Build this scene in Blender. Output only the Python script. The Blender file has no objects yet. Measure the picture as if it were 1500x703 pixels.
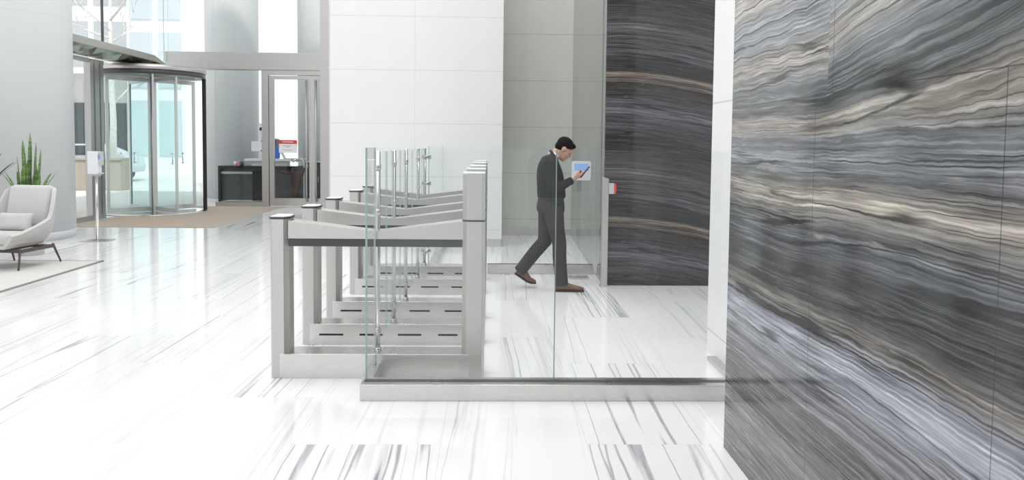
import bpy, bmesh, math, random
from mathutils import Vector, Matrix
random.seed(7)
R = math.radians
sc = bpy.context.scene
col = sc.collection

# ------------------------------------------------------------------ camera
CAM_H = 1.56
F_PX, W_PX, H_PX = 1149.0, 1500.0, 703.0
YAW, PITCH, ROLL, PY = R(1.62638), R(3.2), R(0.6), 275.58
d = Vector((math.sin(YAW)*math.cos(PITCH), math.cos(YAW)*math.cos(PITCH), -math.sin(PITCH)))
r = Vector((math.cos(YAW), -math.sin(YAW), 0)); u = r.cross(d)
r2 = r*math.cos(ROLL) + u*math.sin(ROLL); u2 = -r*math.sin(ROLL) + u*math.cos(ROLL)
cd = bpy.data.cameras.new('camera'); cam = bpy.data.objects.new('camera', cd); col.objects.link(cam)
M = Matrix(((r2.x, u2.x, -d.x, 0), (r2.y, u2.y, -d.y, 0), (r2.z, u2.z, -d.z, CAM_H), (0, 0, 0, 1)))
cam.matrix_world = M
cd.sensor_fit = 'HORIZONTAL'; cd.sensor_width = 36.0; cd.lens = 36.0*F_PX/W_PX
cd.shift_y = -(H_PX/2 - PY)/W_PX
cd.clip_start = 0.05; cd.clip_end = 400
sc.camera = cam

# ------------------------------------------------------------------ materials
class G:
    """tiny helper for building node graphs"""
    def __init__(s, name):
        s.m = bpy.data.materials.new(name); s.m.use_nodes = True
        s.t = s.m.node_tree; s.t.nodes.clear()
        s.out = s.t.nodes.new('ShaderNodeOutputMaterial')
    def n(s, typ, **kw):
        nd = s.t.nodes.new(typ)
        for k, v in kw.items(): setattr(nd, k, v)
        return nd
    def link(s, a, b): s.t.links.new(a, b)
    def put(s, sock, v):
        if hasattr(v, 'is_output'): s.link(v, sock)
        else: sock.default_value = v
    def f(s, op, a, b=0.0, c=None, clamp=False):
        nd = s.n('ShaderNodeMath', operation=op, use_clamp=clamp)
        s.put(nd.inputs[0], a); s.put(nd.inputs[1], b)
        if c is not None: s.put(nd.inputs[2], c)
        return nd.outputs[0]
    def pos(s):
        g = s.n('ShaderNodeNewGeometry'); x = s.n('ShaderNodeSeparateXYZ'); s.link(g.outputs['Position'], x.inputs[0])
        return x.outputs
    def objpos(s):
        g = s.n('ShaderNodeTexCoord'); x = s.n('ShaderNodeSeparateXYZ'); s.link(g.outputs['Object'], x.inputs[0])
        return x.outputs
    def vec(s, x, y, z=0.0):
        c = s.n('ShaderNodeCombineXYZ')
        for i, v in enumerate((x, y, z)): s.put(c.inputs[i], v)
        return c.outputs[0]
    def noise(s, v, scale=1.0, detail=2.0, rough=0.5, dist=0.0):
        nd = s.n('ShaderNodeTexNoise'); s.link(v, nd.inputs['Vector'])
        nd.inputs['Scale'].default_value = scale; nd.inputs['Detail'].default_value = detail
        nd.inputs['Roughness'].default_value = rough; nd.inputs['Distortion'].default_value = dist
        return nd.outputs['Fac']
    def white(s, v):
        nd = s.n('ShaderNodeTexWhiteNoise', noise_dimensions='3D'); s.link(v, nd.inputs['Vector'])
        return nd.outputs['Value']
    def ramp(s, fac, stops, interp='LINEAR'):
        nd = s.n('ShaderNodeValToRGB'); e = nd.color_ramp.elements; nd.color_ramp.interpolation = interp
        while len(e) < len(stops): e.new(0.5)
        for i, (p, c) in enumerate(stops):
            e[i].position = p
            e[i].color = (c, c, c, 1) if isinstance(c, (int, float)) else (*c, 1)
        s.put(nd.inputs[0], fac); return nd.outputs[0]
    def mix(s, fac, a, b, blend='MIX'):
        nd = s.n('ShaderNodeMix', data_type='RGBA', blend_type=blend)
        s.put(nd.inputs[0], fac)
        for sock, v in ((nd.inputs[6], a), (nd.inputs[7], b)):
            if isinstance(v, tuple) and len(v) == 3: v = (*v, 1)
            s.put(sock, v)
        return nd.outputs[2]
    def sstep(s, v, lo, hi):
        nd = s.n('ShaderNodeMapRange', interpolation_type='SMOOTHSTEP')
        s.put(nd.inputs[0], v); s.put(nd.inputs[1], lo); s.put(nd.inputs[2], hi)
        return nd.outputs[0]
    def line(s, coord, at, w):
        """1 inside a thin line where coord == at"""
        return s.f('LESS_THAN', s.f('ABSOLUTE', s.f('SUBTRACT', coord, at)), w)
    def bsdf(s, colr, rough=0.5, metal=0.0, spec=0.5, bump=None, **kw):
        b = s.n('ShaderNodeBsdfPrincipled')
        s.put(b.inputs['Base Color'], (*colr, 1) if isinstance(colr, tuple) and len(colr) == 3 else colr)
        s.put(b.inputs['Roughness'], rough); s.put(b.inputs['Metallic'], metal)
        b.inputs['Specular IOR Level'].default_value = spec
        for k, v in kw.items(): s.put(b.inputs[k], v)
        if bump is not None:
            h, st, dist = bump
            bn = s.n('ShaderNodeBump'); bn.inputs['Strength'].default_value = st; bn.inputs['Distance'].default_value = dist
            s.link(h, bn.inputs['Height']); s.link(bn.outputs[0], b.inputs['Normal'])
        s.link(b.outputs[0], s.out.inputs[0]); return s.m

def srgb(r_, g_, b_):
    f = lambda c: (c/255/12.92) if c <= 10 else ((c/255+0.055)/1.055)**2.4
    return (f(r_), f(g_), f(b_))

def m_plain(name, c, rough=0.5, metal=0.0, spec=0.5, var=0.06, scale=40):
    g = G(name); p = g.objpos()
    nz = g.noise(g.vec(p[0], p[1], p[2]), scale, 3)
    k = g.f('MULTIPLY_ADD', nz, 2*var, 1-var)
    c2 = g.mix(1.0, c, g.vec(k, k, k), 'MULTIPLY')
    return g.bsdf(c2, rough, metal, spec)

def m_metal(name, c, rough=0.3, vertical=True):
    g = G(name); p = g.objpos()
    v = g.vec(g.f('MULTIPLY', p[0], 900), g.f('MULTIPLY', p[1], 900), g.f('MULTIPLY', p[2], 6)) if vertical else \
        g.vec(g.f('MULTIPLY', p[0], 6), g.f('MULTIPLY', p[1], 6), g.f('MULTIPLY', p[2], 900))
    nz = g.noise(v, 1.0, 2)
    rr = g.f('MULTIPLY_ADD', nz, 0.06, rough-0.03)
    k = g.f('MULTIPLY_ADD', nz, 0.06, 0.97)
    return g.bsdf(g.mix(1.0, c, g.vec(k, k, k), 'MULTIPLY'), rr, 1.0)

def m_fabric(name, c, scale=500, bump=0.25, var=0.12):
    g = G(name); p = g.objpos(); v = g.vec(p[0], p[1], p[2])
    w = g.noise(v, scale, 2); b = g.noise(v, 7, 2)
    k = g.f('ADD', g.f('MULTIPLY_ADD', w, 2*var, 1-var-0.04), g.f('MULTIPLY', b, 0.08))
    return g.bsdf(g.mix(1.0, c, g.vec(k, k, k), 'MULTIPLY'), 0.9, 0, 0.2, bump=(w, bump, 0.002))

def m_glass(name, tint, refl=1.0, rough=0.0):
    g = G(name)
    t = g.n('ShaderNodeBsdfTransparent'); t.inputs[0].default_value = (*tint, 1)
    gl = g.n('ShaderNodeBsdfGlossy'); gl.inputs['Roughness'].default_value = rough
    gl.inputs[0].default_value = (refl, refl, refl, 1)
    ge = g.n('ShaderNodeNewGeometry')
    dt = g.n('ShaderNodeVectorMath', operation='DOT_PRODUCT'); g.link(ge.outputs['Normal'], dt.inputs[0]); g.link(ge.outputs['Incoming'], dt.inputs[1])
    c1 = g.f('SUBTRACT', 1.0, g.f('ABSOLUTE', dt.outputs['Value']), clamp=True)
    F = g.f('MULTIPLY_ADD', g.f('POWER', c1, 5.0), 0.80, 0.036)
    F = g.f('MULTIPLY', F, g.f('SUBTRACT', 1.0, ge.outputs['Backfacing']))     # both faces' reflection on the outer face
    mx = g.n('ShaderNodeMixShader'); g.link(F, mx.inputs[0]); g.link(t.outputs[0], mx.inputs[1]); g.link(gl.outputs[0], mx.inputs[2])
    g.link(mx.outputs[0], g.out.inputs[0]); return g.m

def m_emit(name, c, st):
    g = G(name); p = g.objpos(); nz = g.noise(g.vec(p[0], p[1], p[2]), 3, 1)
    k = g.f('MULTIPLY_ADD', nz, 0.1, 0.95)
    e = g.n('ShaderNodeEmission'); g.link(g.mix(1.0, c, g.vec(k, k, k), 'MULTIPLY'), e.inputs[0]); e.inputs[1].default_value = st
    g.link(e.outputs[0], g.out.inputs[0]); return g.m

def m_floor():
    g = G('white_veined_marble'); X, Y, Z = g.pos()
    k = g.f('FLOOR', g.f('DIVIDE', g.f('SUBTRACT', X, 0.52), 0.762))
    par = g.f('ABSOLUTE', g.f('MODULO', k, 2.0))
    yy = g.f('DIVIDE', g.f('SUBTRACT', g.f('SUBTRACT', Y, 4.0), g.f('MULTIPLY', par, 0.756)), 1.512)
    j = g.f('FLOOR', yy)
    rnd = g.white(g.vec(k, j, 3.0)); rnd2 = g.white(g.vec(k, j, 9.0))
    shear = g.f('MULTIPLY', g.f('SUBTRACT', rnd2, 0.5), 0.07)
    xs = g.f('ADD', X, g.f('MULTIPLY', Y, shear))
    wob = g.f('MULTIPLY', g.f('SUBTRACT', g.noise(g.vec(X, g.f('MULTIPLY', Y, 0.6), rnd), 1.6, 3), 0.5), 0.05)
    xs = g.f('ADD', xs, wob)
    off = g.f('MULTIPLY', rnd, 60.0)
    def veins(sx, sy, dz, w0, w1, det=2.0):
        v = g.vec(g.f('ADD', g.f('MULTIPLY', xs, sx), off), g.f('ADD', g.f('MULTIPLY', Y, sy), g.f('MULTIPLY', off, 0.37)), dz)
        n_ = g.noise(v, 1.0, det, 0.45)
        a = g.f('ABSOLUTE', g.f('SUBTRACT', n_, 0.5))
        return g.f('SUBTRACT', 1.0, g.sstep(a, w0, w1))
    def patch(sx, sy, dz, lo, hi):
        v = g.vec(g.f('ADD', g.f('MULTIPLY', xs, sx), off), g.f('MULTIPLY', Y, sy), dz)
        return g.sstep(g.noise(v, 1.0, 1), lo, hi)
    v1 = g.f('MULTIPLY', veins(6.0, 0.10, 1.0, 0.001, 0.018), patch(2.0, 0.10, 11.0, 0.44, 0.61))
    v2 = g.f('MULTIPLY', veins(12.0, 0.14, 5.0, 0.002, 0.03, 3.0), patch(2.6, 0.10, 17.0, 0.49, 0.68))
    v3 = g.f('MULTIPLY', veins(3.5, 0.10, 9.0, 0.0, 0.05), patch(1.6, 0.15, 23.0, 0.46, 0.70))
    blotch = g.noise(g.vec(g.f('MULTIPLY', xs, 60), g.f('MULTIPLY', Y, 5), rnd), 1.0, 3)
    tot = g.f('ADD', g.f('ADD', g.f('MULTIPLY', v1, 0.72), g.f('MULTIPLY', v2, 0.30)), g.f('MULTIPLY', v3, 0.15))
    tot = g.f('MULTIPLY', tot, g.f('MULTIPLY_ADD', blotch, 1.1, 0.45), clamp=True)
    base = g.mix(g.noise(g.vec(g.f('MULTIPLY', xs, 3), g.f('MULTIPLY', Y, 0.5), off), 1.0, 3), (0.85, 0.853, 0.87), (0.925, 0.925, 0.93))
    c = g.mix(tot, base, (0.30, 0.305, 0.345))
    fx = g.f('ABSOLUTE', g.f('SUBTRACT', g.f('FRACT', g.f('ADD', g.f('DIVIDE', g.f('SUBTRACT', X, 0.52), 0.762), 0.5)), 0.5))
    fy = g.f('ABSOLUTE', g.f('SUBTRACT', g.f('FRACT', g.f('ADD', yy, 0.5)), 0.5))
    jn = g.f('MAXIMUM', g.f('LESS_THAN', fx, 0.0022), g.f('LESS_THAN', fy, 0.0011))
    c = g.mix(g.f('MULTIPLY', jn, 0.30), c, (0.35, 0.35, 0.37))
    return g.bsdf(c, 0.10, 0, 0.5)

def m_strata(name, axis, stops, zlo, zhi, warp=0.10, gain=1.0, period=None, right=False, light=0.0, joints=(), dim=False):
    """dark banded marble: colour follows a warped height, fine dark and pale layers run along it"""
    g = G(name); P = g.pos(); s = P[axis]; z = P[2]
    w1 = g.f('SUBTRACT', g.noise(g.vec(g.f('MULTIPLY', s, 0.55), g.f('MULTIPLY', z, 0.7), 2.0), 1.0, 2), 0.5)
    w2 = g.f('SUBTRACT', g.noise(g.vec(g.f('MULTIPLY', s, 2.2), g.f('MULTIPLY', z, 3.0), 5.0), 1.0, 3), 0.5)
    w3 = g.f('SUBTRACT', g.noise(g.vec(g.f('MULTIPLY', s, 11.0), g.f('MULTIPLY', z, 16.0), 8.0), 1.0, 3), 0.5)
    t = g.f('ADD', z, g.f('ADD', g.f('MULTIPLY', w1, warp*2), g.f('ADD', g.f('MULTIPLY', w2, warp*0.40), g.f('MULTIPLY', w3, 0.014))))
    if right:
        # the bands climb towards the near end in the upper slabs, and buckle at the far upper slab
        climb = g.f('MULTIPLY', g.sstep(z, 1.50, 1.98), g.f('MAXIMUM', g.f('SUBTRACT', 2.84, s), 0.0))
        t = g.f('SUBTRACT', t, g.f('MULTIPLY', climb, 0.17))
        far_up = g.f('MULTIPLY', g.f('GREATER_THAN', s, 2.84), g.f('GREATER_THAN', z, 1.757))
        zig = g.f('PINGPONG', g.f('ADD', g.f('MULTIPLY', s, 1.0), g.f('MULTIPLY', w2, 0.25)), 0.16)
        t = g.f('ADD', t, g.f('MULTIPLY', far_up, g.f('MULTIPLY_ADD', zig, 0.07, 0.03)))
    else:
        t = g.f('ADD', t, g.f('MULTIPLY', g.f('POWER', g.f('MAXIMUM', g.f('SUBTRACT', s, 1.25), 0.0), 2.0), 0.11))
    if period:
        t = g.f('MODULO', g.f('ADD', t, period*4-zlo), period); fac = g.f('DIVIDE', t, period)
    else:
        fac = g.f('DIVIDE', g.f('SUBTRACT', t, zlo), zhi-zlo)
    c = g.ramp(fac, stops)
    def layer(fs, ft, seed, det=2.0):
        return g.noise(g.vec(g.f('MULTIPLY', s, fs), g.f('MULTIPLY', t, ft), seed), 1.0, det, 0.6)
    l1 = layer(0.25, 30, 1.0, 3.0); l2 = layer(0.5, 62, 4.0, 2.0); l3 = layer(0.2, 9, 7.0, 2.0); l4 = layer(4.0, 55, 15.0, 3.0); l5 = layer(1.2, 125, 61.0, 1.0)
    e = None
    for l_, a_ in ((l1, 2.2), (l2, 2.4), (l3, 1.4), (l4, 2.8), (l5, 2.4)):
        q = g.f('MULTIPLY', g.f('SUBTRACT', l_, 0.5), a_); e = q if e is None else g.f('ADD', e, q)
    k = g.f('MULTIPLY', g.f('POWER', 2.0, e), gain)
    c = g.mix(1.0, c, g.vec(k, k, g.f('MULTIPLY', k, 1.01)), 'MULTIPLY')
    for fs, ft, sd, w_, lo, hi, amt in ((0.30, 8.0, 21.0, 0.018, 0.40, 0.53, 0.88), (0.35, 19.0, 25.0, 0.028, 0.45, 0.57, 0.75), (0.5, 42.0, 29.0, 0.040, 0.47, 0.58, 0.65)):
        dk = g.f('SUBTRACT', 1.0, g.sstep(g.f('ABSOLUTE', g.f('SUBTRACT', layer(fs, ft, sd, 1.0), 0.5)), w_*0.2, w_))
        dm = g.sstep(layer(0.9, 6.0, sd+10), lo, hi)
        c = g.mix(g.f('MULTIPLY', g.f('MULTIPLY', dk, dm), amt), c, (0.016, 0.016, 0.017))
    for fs, ft, sd, w_, amt in ((0.4, 10.0, 41.0, 0.012, 0.5), (0.6, 26.0, 45.0, 0.022, 0.4)):
        pk = g.f('SUBTRACT', 1.0, g.sstep(g.f('ABSOLUTE', g.f('SUBTRACT', layer(fs, ft, sd, 2.0), 0.5)), w_*0.1, w_))
        pm = g.f('MULTIPLY', g.sstep(layer(5.0, 14.0, sd+10), 0.50, 0.62), g.sstep(layer(0.4, 3.0, sd+15), 0.48, 0.60))
        c = g.mix(g.f('MULTIPLY', g.f('MULTIPLY', pk, pm), amt if not dim else amt*0.4), c, (0.38, 0.36, 0.33))
    if light: c = g.mix(light, c, (0.52, 0.53, 0.52))
    for (kind, a, lo, hi) in joints:
        cc, other = (z, s) if kind == 'h' else (s, z)
        msk = g.f('MULTIPLY', g.line(cc, a, 0.0022), g.f('MULTIPLY', g.f('GREATER_THAN', other, lo), g.f('LESS_THAN', other, hi)))
        c = g.mix(g.f('MULTIPLY', msk, 0.6), c, (0.03, 0.03, 0.03))
    return g.bsdf(c, 0.08, 0, 0.5)

def m_panels(name, c, axis, hz, vs, rough=0.35, jc=0.62, streak=0.0):
    """large wall panels with hairline joints"""
    g = G(name); P = g.pos(); s = P[axis]; z = P[2]
    fr = g.f('ABSOLUTE', g.f('SUBTRACT', g.f('FRACT', g.f('ADD', g.f('DIVIDE', g.f('SUBTRACT', z, hz[0]), hz[1]), 0.5)), 0.5))
    jn = g.f('LESS_THAN', fr, 0.006/hz[1])
    for v in vs: jn = g.f('MAXIMUM', jn, g.line(s, v, 0.004))
    nz = g.noise(g.vec(g.f('MULTIPLY', s, 5.0), g.f('MULTIPLY', z, 0.6), 1.0), 1.0, 3)
    k = g.f('MULTIPLY_ADD', nz, 0.05+streak, 0.975-streak/2)
    cc = g.mix(1.0, c, g.vec(k, k, k), 'MULTIPLY')
    cc = g.mix(g.f('MULTIPLY', jn, 1-jc), cc, (0.25, 0.25, 0.25))
    return g.bsdf(cc, rough, 0, 0.4)

MT = {}
MT['floor'] = m_floor()
E_ = lambda a: srgb(*a)
right_stops = [(0.00, E_((92, 92, 98))), (0.10, E_((126, 124, 128))), (0.16, E_((104, 104, 106))), (0.22, E_((100, 98, 98))), (0.28, E_((124, 125, 133))),
    (0.335, E_((148, 150, 160))), (0.375, E_((142, 144, 154))), (0.40, E_((124, 120, 114))), (0.425, E_((86, 85, 88))), (0.48, E_((74, 74, 77))),
    (0.53, E_((98, 100, 105))), (0.572, E_((122, 120, 116))), (0.585, E_((158, 151, 142))), (0.60, E_((164, 157, 147))), (0.615, E_((122, 118, 114))), (0.635, E_((98, 99, 102))),
    (0.66, E_((142, 144, 150))), (0.69, E_((108, 111, 114))), (0.715, E_((160, 152, 142))), (0.74, E_((96, 98, 99))), (0.80, E_((112, 116, 119))),
    (0.85, E_((160, 154, 146))), (0.89, E_((130, 136, 142))), (0.94, E_((142, 144, 148))), (0.97, E_((172, 167, 160))), (1.0, E_((160, 159, 156)))]
MT['marble_right'] = m_strata('grey_banded_marble', 1, right_stops, 0.0, 2.3, warp=0.05, gain=0.95, right=True,
    joints=[('h', 1.757, -9, 9), ('v', 2.94, -1, 1.757), ('v', 2.80, 1.757, 9), ('v', 1.84, -1, 1.757), ('v', 1.60, 1.757, 9), ('v', 0.74, -1, 9)])
dark_stops = [(0.0, E_((62, 60, 62))), (0.12, E_((56, 54, 56))), (0.25, E_((70, 69, 72))), (0.36, E_((90, 90, 95))), (0.44, E_((66, 64, 66))), (0.50, E_((52, 49, 50))),
    (0.535, E_((58, 54, 52))), (0.55, E_((124, 112, 102))), (0.565, E_((66, 60, 58))), (0.585, E_((118, 106, 97))), (0.60, E_((120, 110, 100))), (0.615, E_((56, 54, 54))),
    (0.68, E_((60, 59, 62))), (0.76, E_((86, 85, 88))), (0.84, E_((64, 62, 64))), (0.92, E_((84, 82, 85))), (1.0, E_((62, 60, 62)))]
MT['marble_dark'] = m_strata('dark_banded_marble', 0, dark_stops, -0.20, 1.40, warp=0.05, gain=1.0, period=1.60, dim=True,
    joints=[('h', 1.53, -9, 9), ('h', 3.12, -9, 9)])
MT['marble_pale'] = m_strata('pale_grey_marble', 1, dark_stops, -0.3, 1.4, warp=0.45, gain=1.0, period=1.7, light=0.30)
MT['white_panel'] = m_panels('white_wall_panels', (0.86, 0.86, 0.86), 0, (1.056, 0.80), (-1.138,), jc=0.80)
MT['white_side'] = m_panels('white_side_panels', (0.88, 0.88, 0.88), 1, (1.88, 1.7), ())
MT['recess'] = m_panels('pale_green_grey_panels', (0.70, 0.725, 0.675), 0, (1.07, 0.785), (), rough=0.25, streak=0.10)
MT['paint'] = m_plain('white_paint', (0.86, 0.86, 0.86), 0.6, var=0.02, scale=3)
MT['column'] = m_panels('pale_grey_column_panels', (0.68, 0.70, 0.71), 0, (3.45, 3.2), (), rough=0.45, jc=0.88)
MT['steel'] = m_metal('brushed_steel', (0.57, 0.55, 0.535), 0.36)
MT['steel_h'] = m_metal('brushed_steel_horizontal', (0.57, 0.55, 0.535), 0.36, False)
MT['steel_base'] = m_metal('satin_steel', (0.66, 0.645, 0.635), 0.28, False)
MT['chrome'] = m_metal('polished_steel', (0.78, 0.78, 0.78), 0.12)
MT['tube'] = m_metal('satin_steel_tube', (0.60, 0.59, 0.58), 0.22)
MT['bronze'] = m_metal('olive_steel', (0.46, 0.45, 0.40), 0.25, False)
MT['dark'] = m_plain('dark_grey_plastic', (0.07, 0.07, 0.075), 0.35)
MT['black'] = m_plain('black_lacquer', (0.015, 0.015, 0.017), 0.25)
MT['slot'] = m_plain('black_slot', (0.02, 0.017, 0.017), 0.6)
MT['glass'] = m_glass('clear_glass', (0.975, 0.985, 0.982))
MT['glass_green'] = m_glass('pale_green_glass', (0.93, 0.975, 0.97))
MT['glass_edge'] = m_plain('green_glass_edge', (0.42, 0.62, 0.60), 0.1, var=0.1)
MT['seam'] = m_plain('dark_glass_joint', (0.24, 0.29, 0.29), 0.2)
MT['mat'] = m_fabric('beige_entrance_matting', (0.47, 0.40, 0.33), 220, 0.4, 0.2)
MT['rug'] = m_fabric('pale_grey_wool', (0.66, 0.655, 0.64), 160, 0.4, 0.12)
MT['rug_edge'] = m_fabric('grey_binding', (0.30, 0.29, 0.27), 200)
MT['chair'] = m_fabric('light_grey_upholstery', (0.60, 0.59, 0.585), 420, 0.3, 0.14)
MT['chair_leg'] = m_plain('dark_stained_wood', (0.10, 0.075, 0.065), 0.45, var=0.2, scale=20)
MT['white_plastic'] = m_plain('white_plastic', (0.85, 0.86, 0.88), 0.35, var=0.01)
MT['grey_plastic'] = m_plain('pale_grey_plastic', (0.55, 0.56, 0.58), 0.4, var=0.02)
MT['blue_label'] = m_plain('blue_label', (0.25, 0.32, 0.66), 0.5, var=0.03)
MT['screen'] = m_emit('blue_screen', (0.28, 0.47, 0.85), 0.75)
MT['red'] = m_plain('red_plastic', (0.72, 0.06, 0.06), 0.4, var=0.04)
MT['paper'] = m_plain('white_paper', (0.87, 0.87, 0.87), 0.7, var=0.01)
MT['ink'] = m_plain('grey_ink', (0.45, 0.45, 0.47), 0.7)
MT['pot'] = m_plain('white_ceramic', (0.72, 0.72, 0.73), 0.3, var=0.03)
MT['soil'] = m_plain('dark_soil', (0.05, 0.035, 0.025), 0.9, var=0.3, scale=90)
MT['street'] = m_plain('pale_concrete_paving', (0.72, 0.71, 0.69), 0.8, var=0.06, scale=3)
MT['planter'] = m_plain('beige_stone', (0.42, 0.37, 0.31), 0.8, var=0.12, scale=9)
MT['bark'] = m_plain('pale_bark', (0.72, 0.70, 0.68), 0.85, var=0.3, scale=12)
MT['building'] = m_plain('pale_facade', (0.92, 0.92, 0.92), 0.7, var=0.03, scale=1)
MT['building_dark'] = m_plain('grey_ground_floor_facade', (0.42, 0.41, 0.41), 0.7, var=0.15, scale=2)
MT['building_glass'] = m_plain('blue_window_glass', (0.60, 0.68, 0.72), 0.15, var=0.12, scale=0.8)
MT['pale_window'] = m_plain('pale_grey_window_glass', (0.50, 0.53, 0.56), 0.2, var=0.15, scale=0.8)
MT['shop_glass'] = m_plain('dark_window_glass', (0.06, 0.07, 0.08), 0.06, var=0.3, scale=1)
MT['car'] = m_plain('silver_car_paint', (0.62, 0.66, 0.72), 0.15, 0.3, var=0.02)
MT['tyre'] = m_plain('black_rubber', (0.025, 0.025, 0.025), 0.8)
MT['skin'] = m_plain('skin', (0.53, 0.30, 0.22), 0.5, var=0.08, scale=30)
MT['hair'] = m_fabric('black_hair', (0.014, 0.011, 0.010), 260, 0.4, 0.3)
MT['sweater'] = m_fabric('charcoal_knit', (0.022, 0.021, 0.023), 380, 0.5, 0.25)
MT['trousers'] = m_fabric('charcoal_wool', (0.052, 0.049, 0.052), 420, 0.3, 0.2)
MT['shirt'] = m_fabric('white_cotton', (0.72, 0.74, 0.78), 600, 0.15, 0.05)
MT['shoe'] = m_plain('brown_leather', (0.17, 0.085, 0.055), 0.35, var=0.15, scale=25)
MT['sole'] = m_plain('dark_brown_rubber', (0.045, 0.03, 0.024), 0.6)
MT['brown_cloth'] = m_fabric('dark_brown_leather', (0.06, 0.035, 0.028), 60, 0.3, 0.3)
MT['blue_cloth'] = m_fabric('bright_blue_cloth', (0.05, 0.17, 0.72), 100, 0.2, 0.1)
MT['pink'] = m_plain('pink_card', (0.75, 0.22, 0.38), 0.6)
def m_leaf(name, c1, c2):
    g = G(name); p = g.objpos()
    n_ = g.noise(g.vec(g.f('MULTIPLY', p[0], 8), g.f('MULTIPLY', p[1], 8), g.f('MULTIPLY', p[2], 34)), 1.0, 3, 0.6, 0.6)
    return g.bsdf(g.ramp(n_, [(0.35, c1), (0.62, c2)]), 0.4, 0, 0.4)
MT['leaf'] = m_leaf('banded_green_leaf', (0.06, 0.17, 0.045), (0.27, 0.42, 0.13))
MT['leaf_dark'] = m_leaf('dark_green_leaf', (0.012, 0.03, 0.02), (0.04, 0.08, 0.05))

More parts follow.
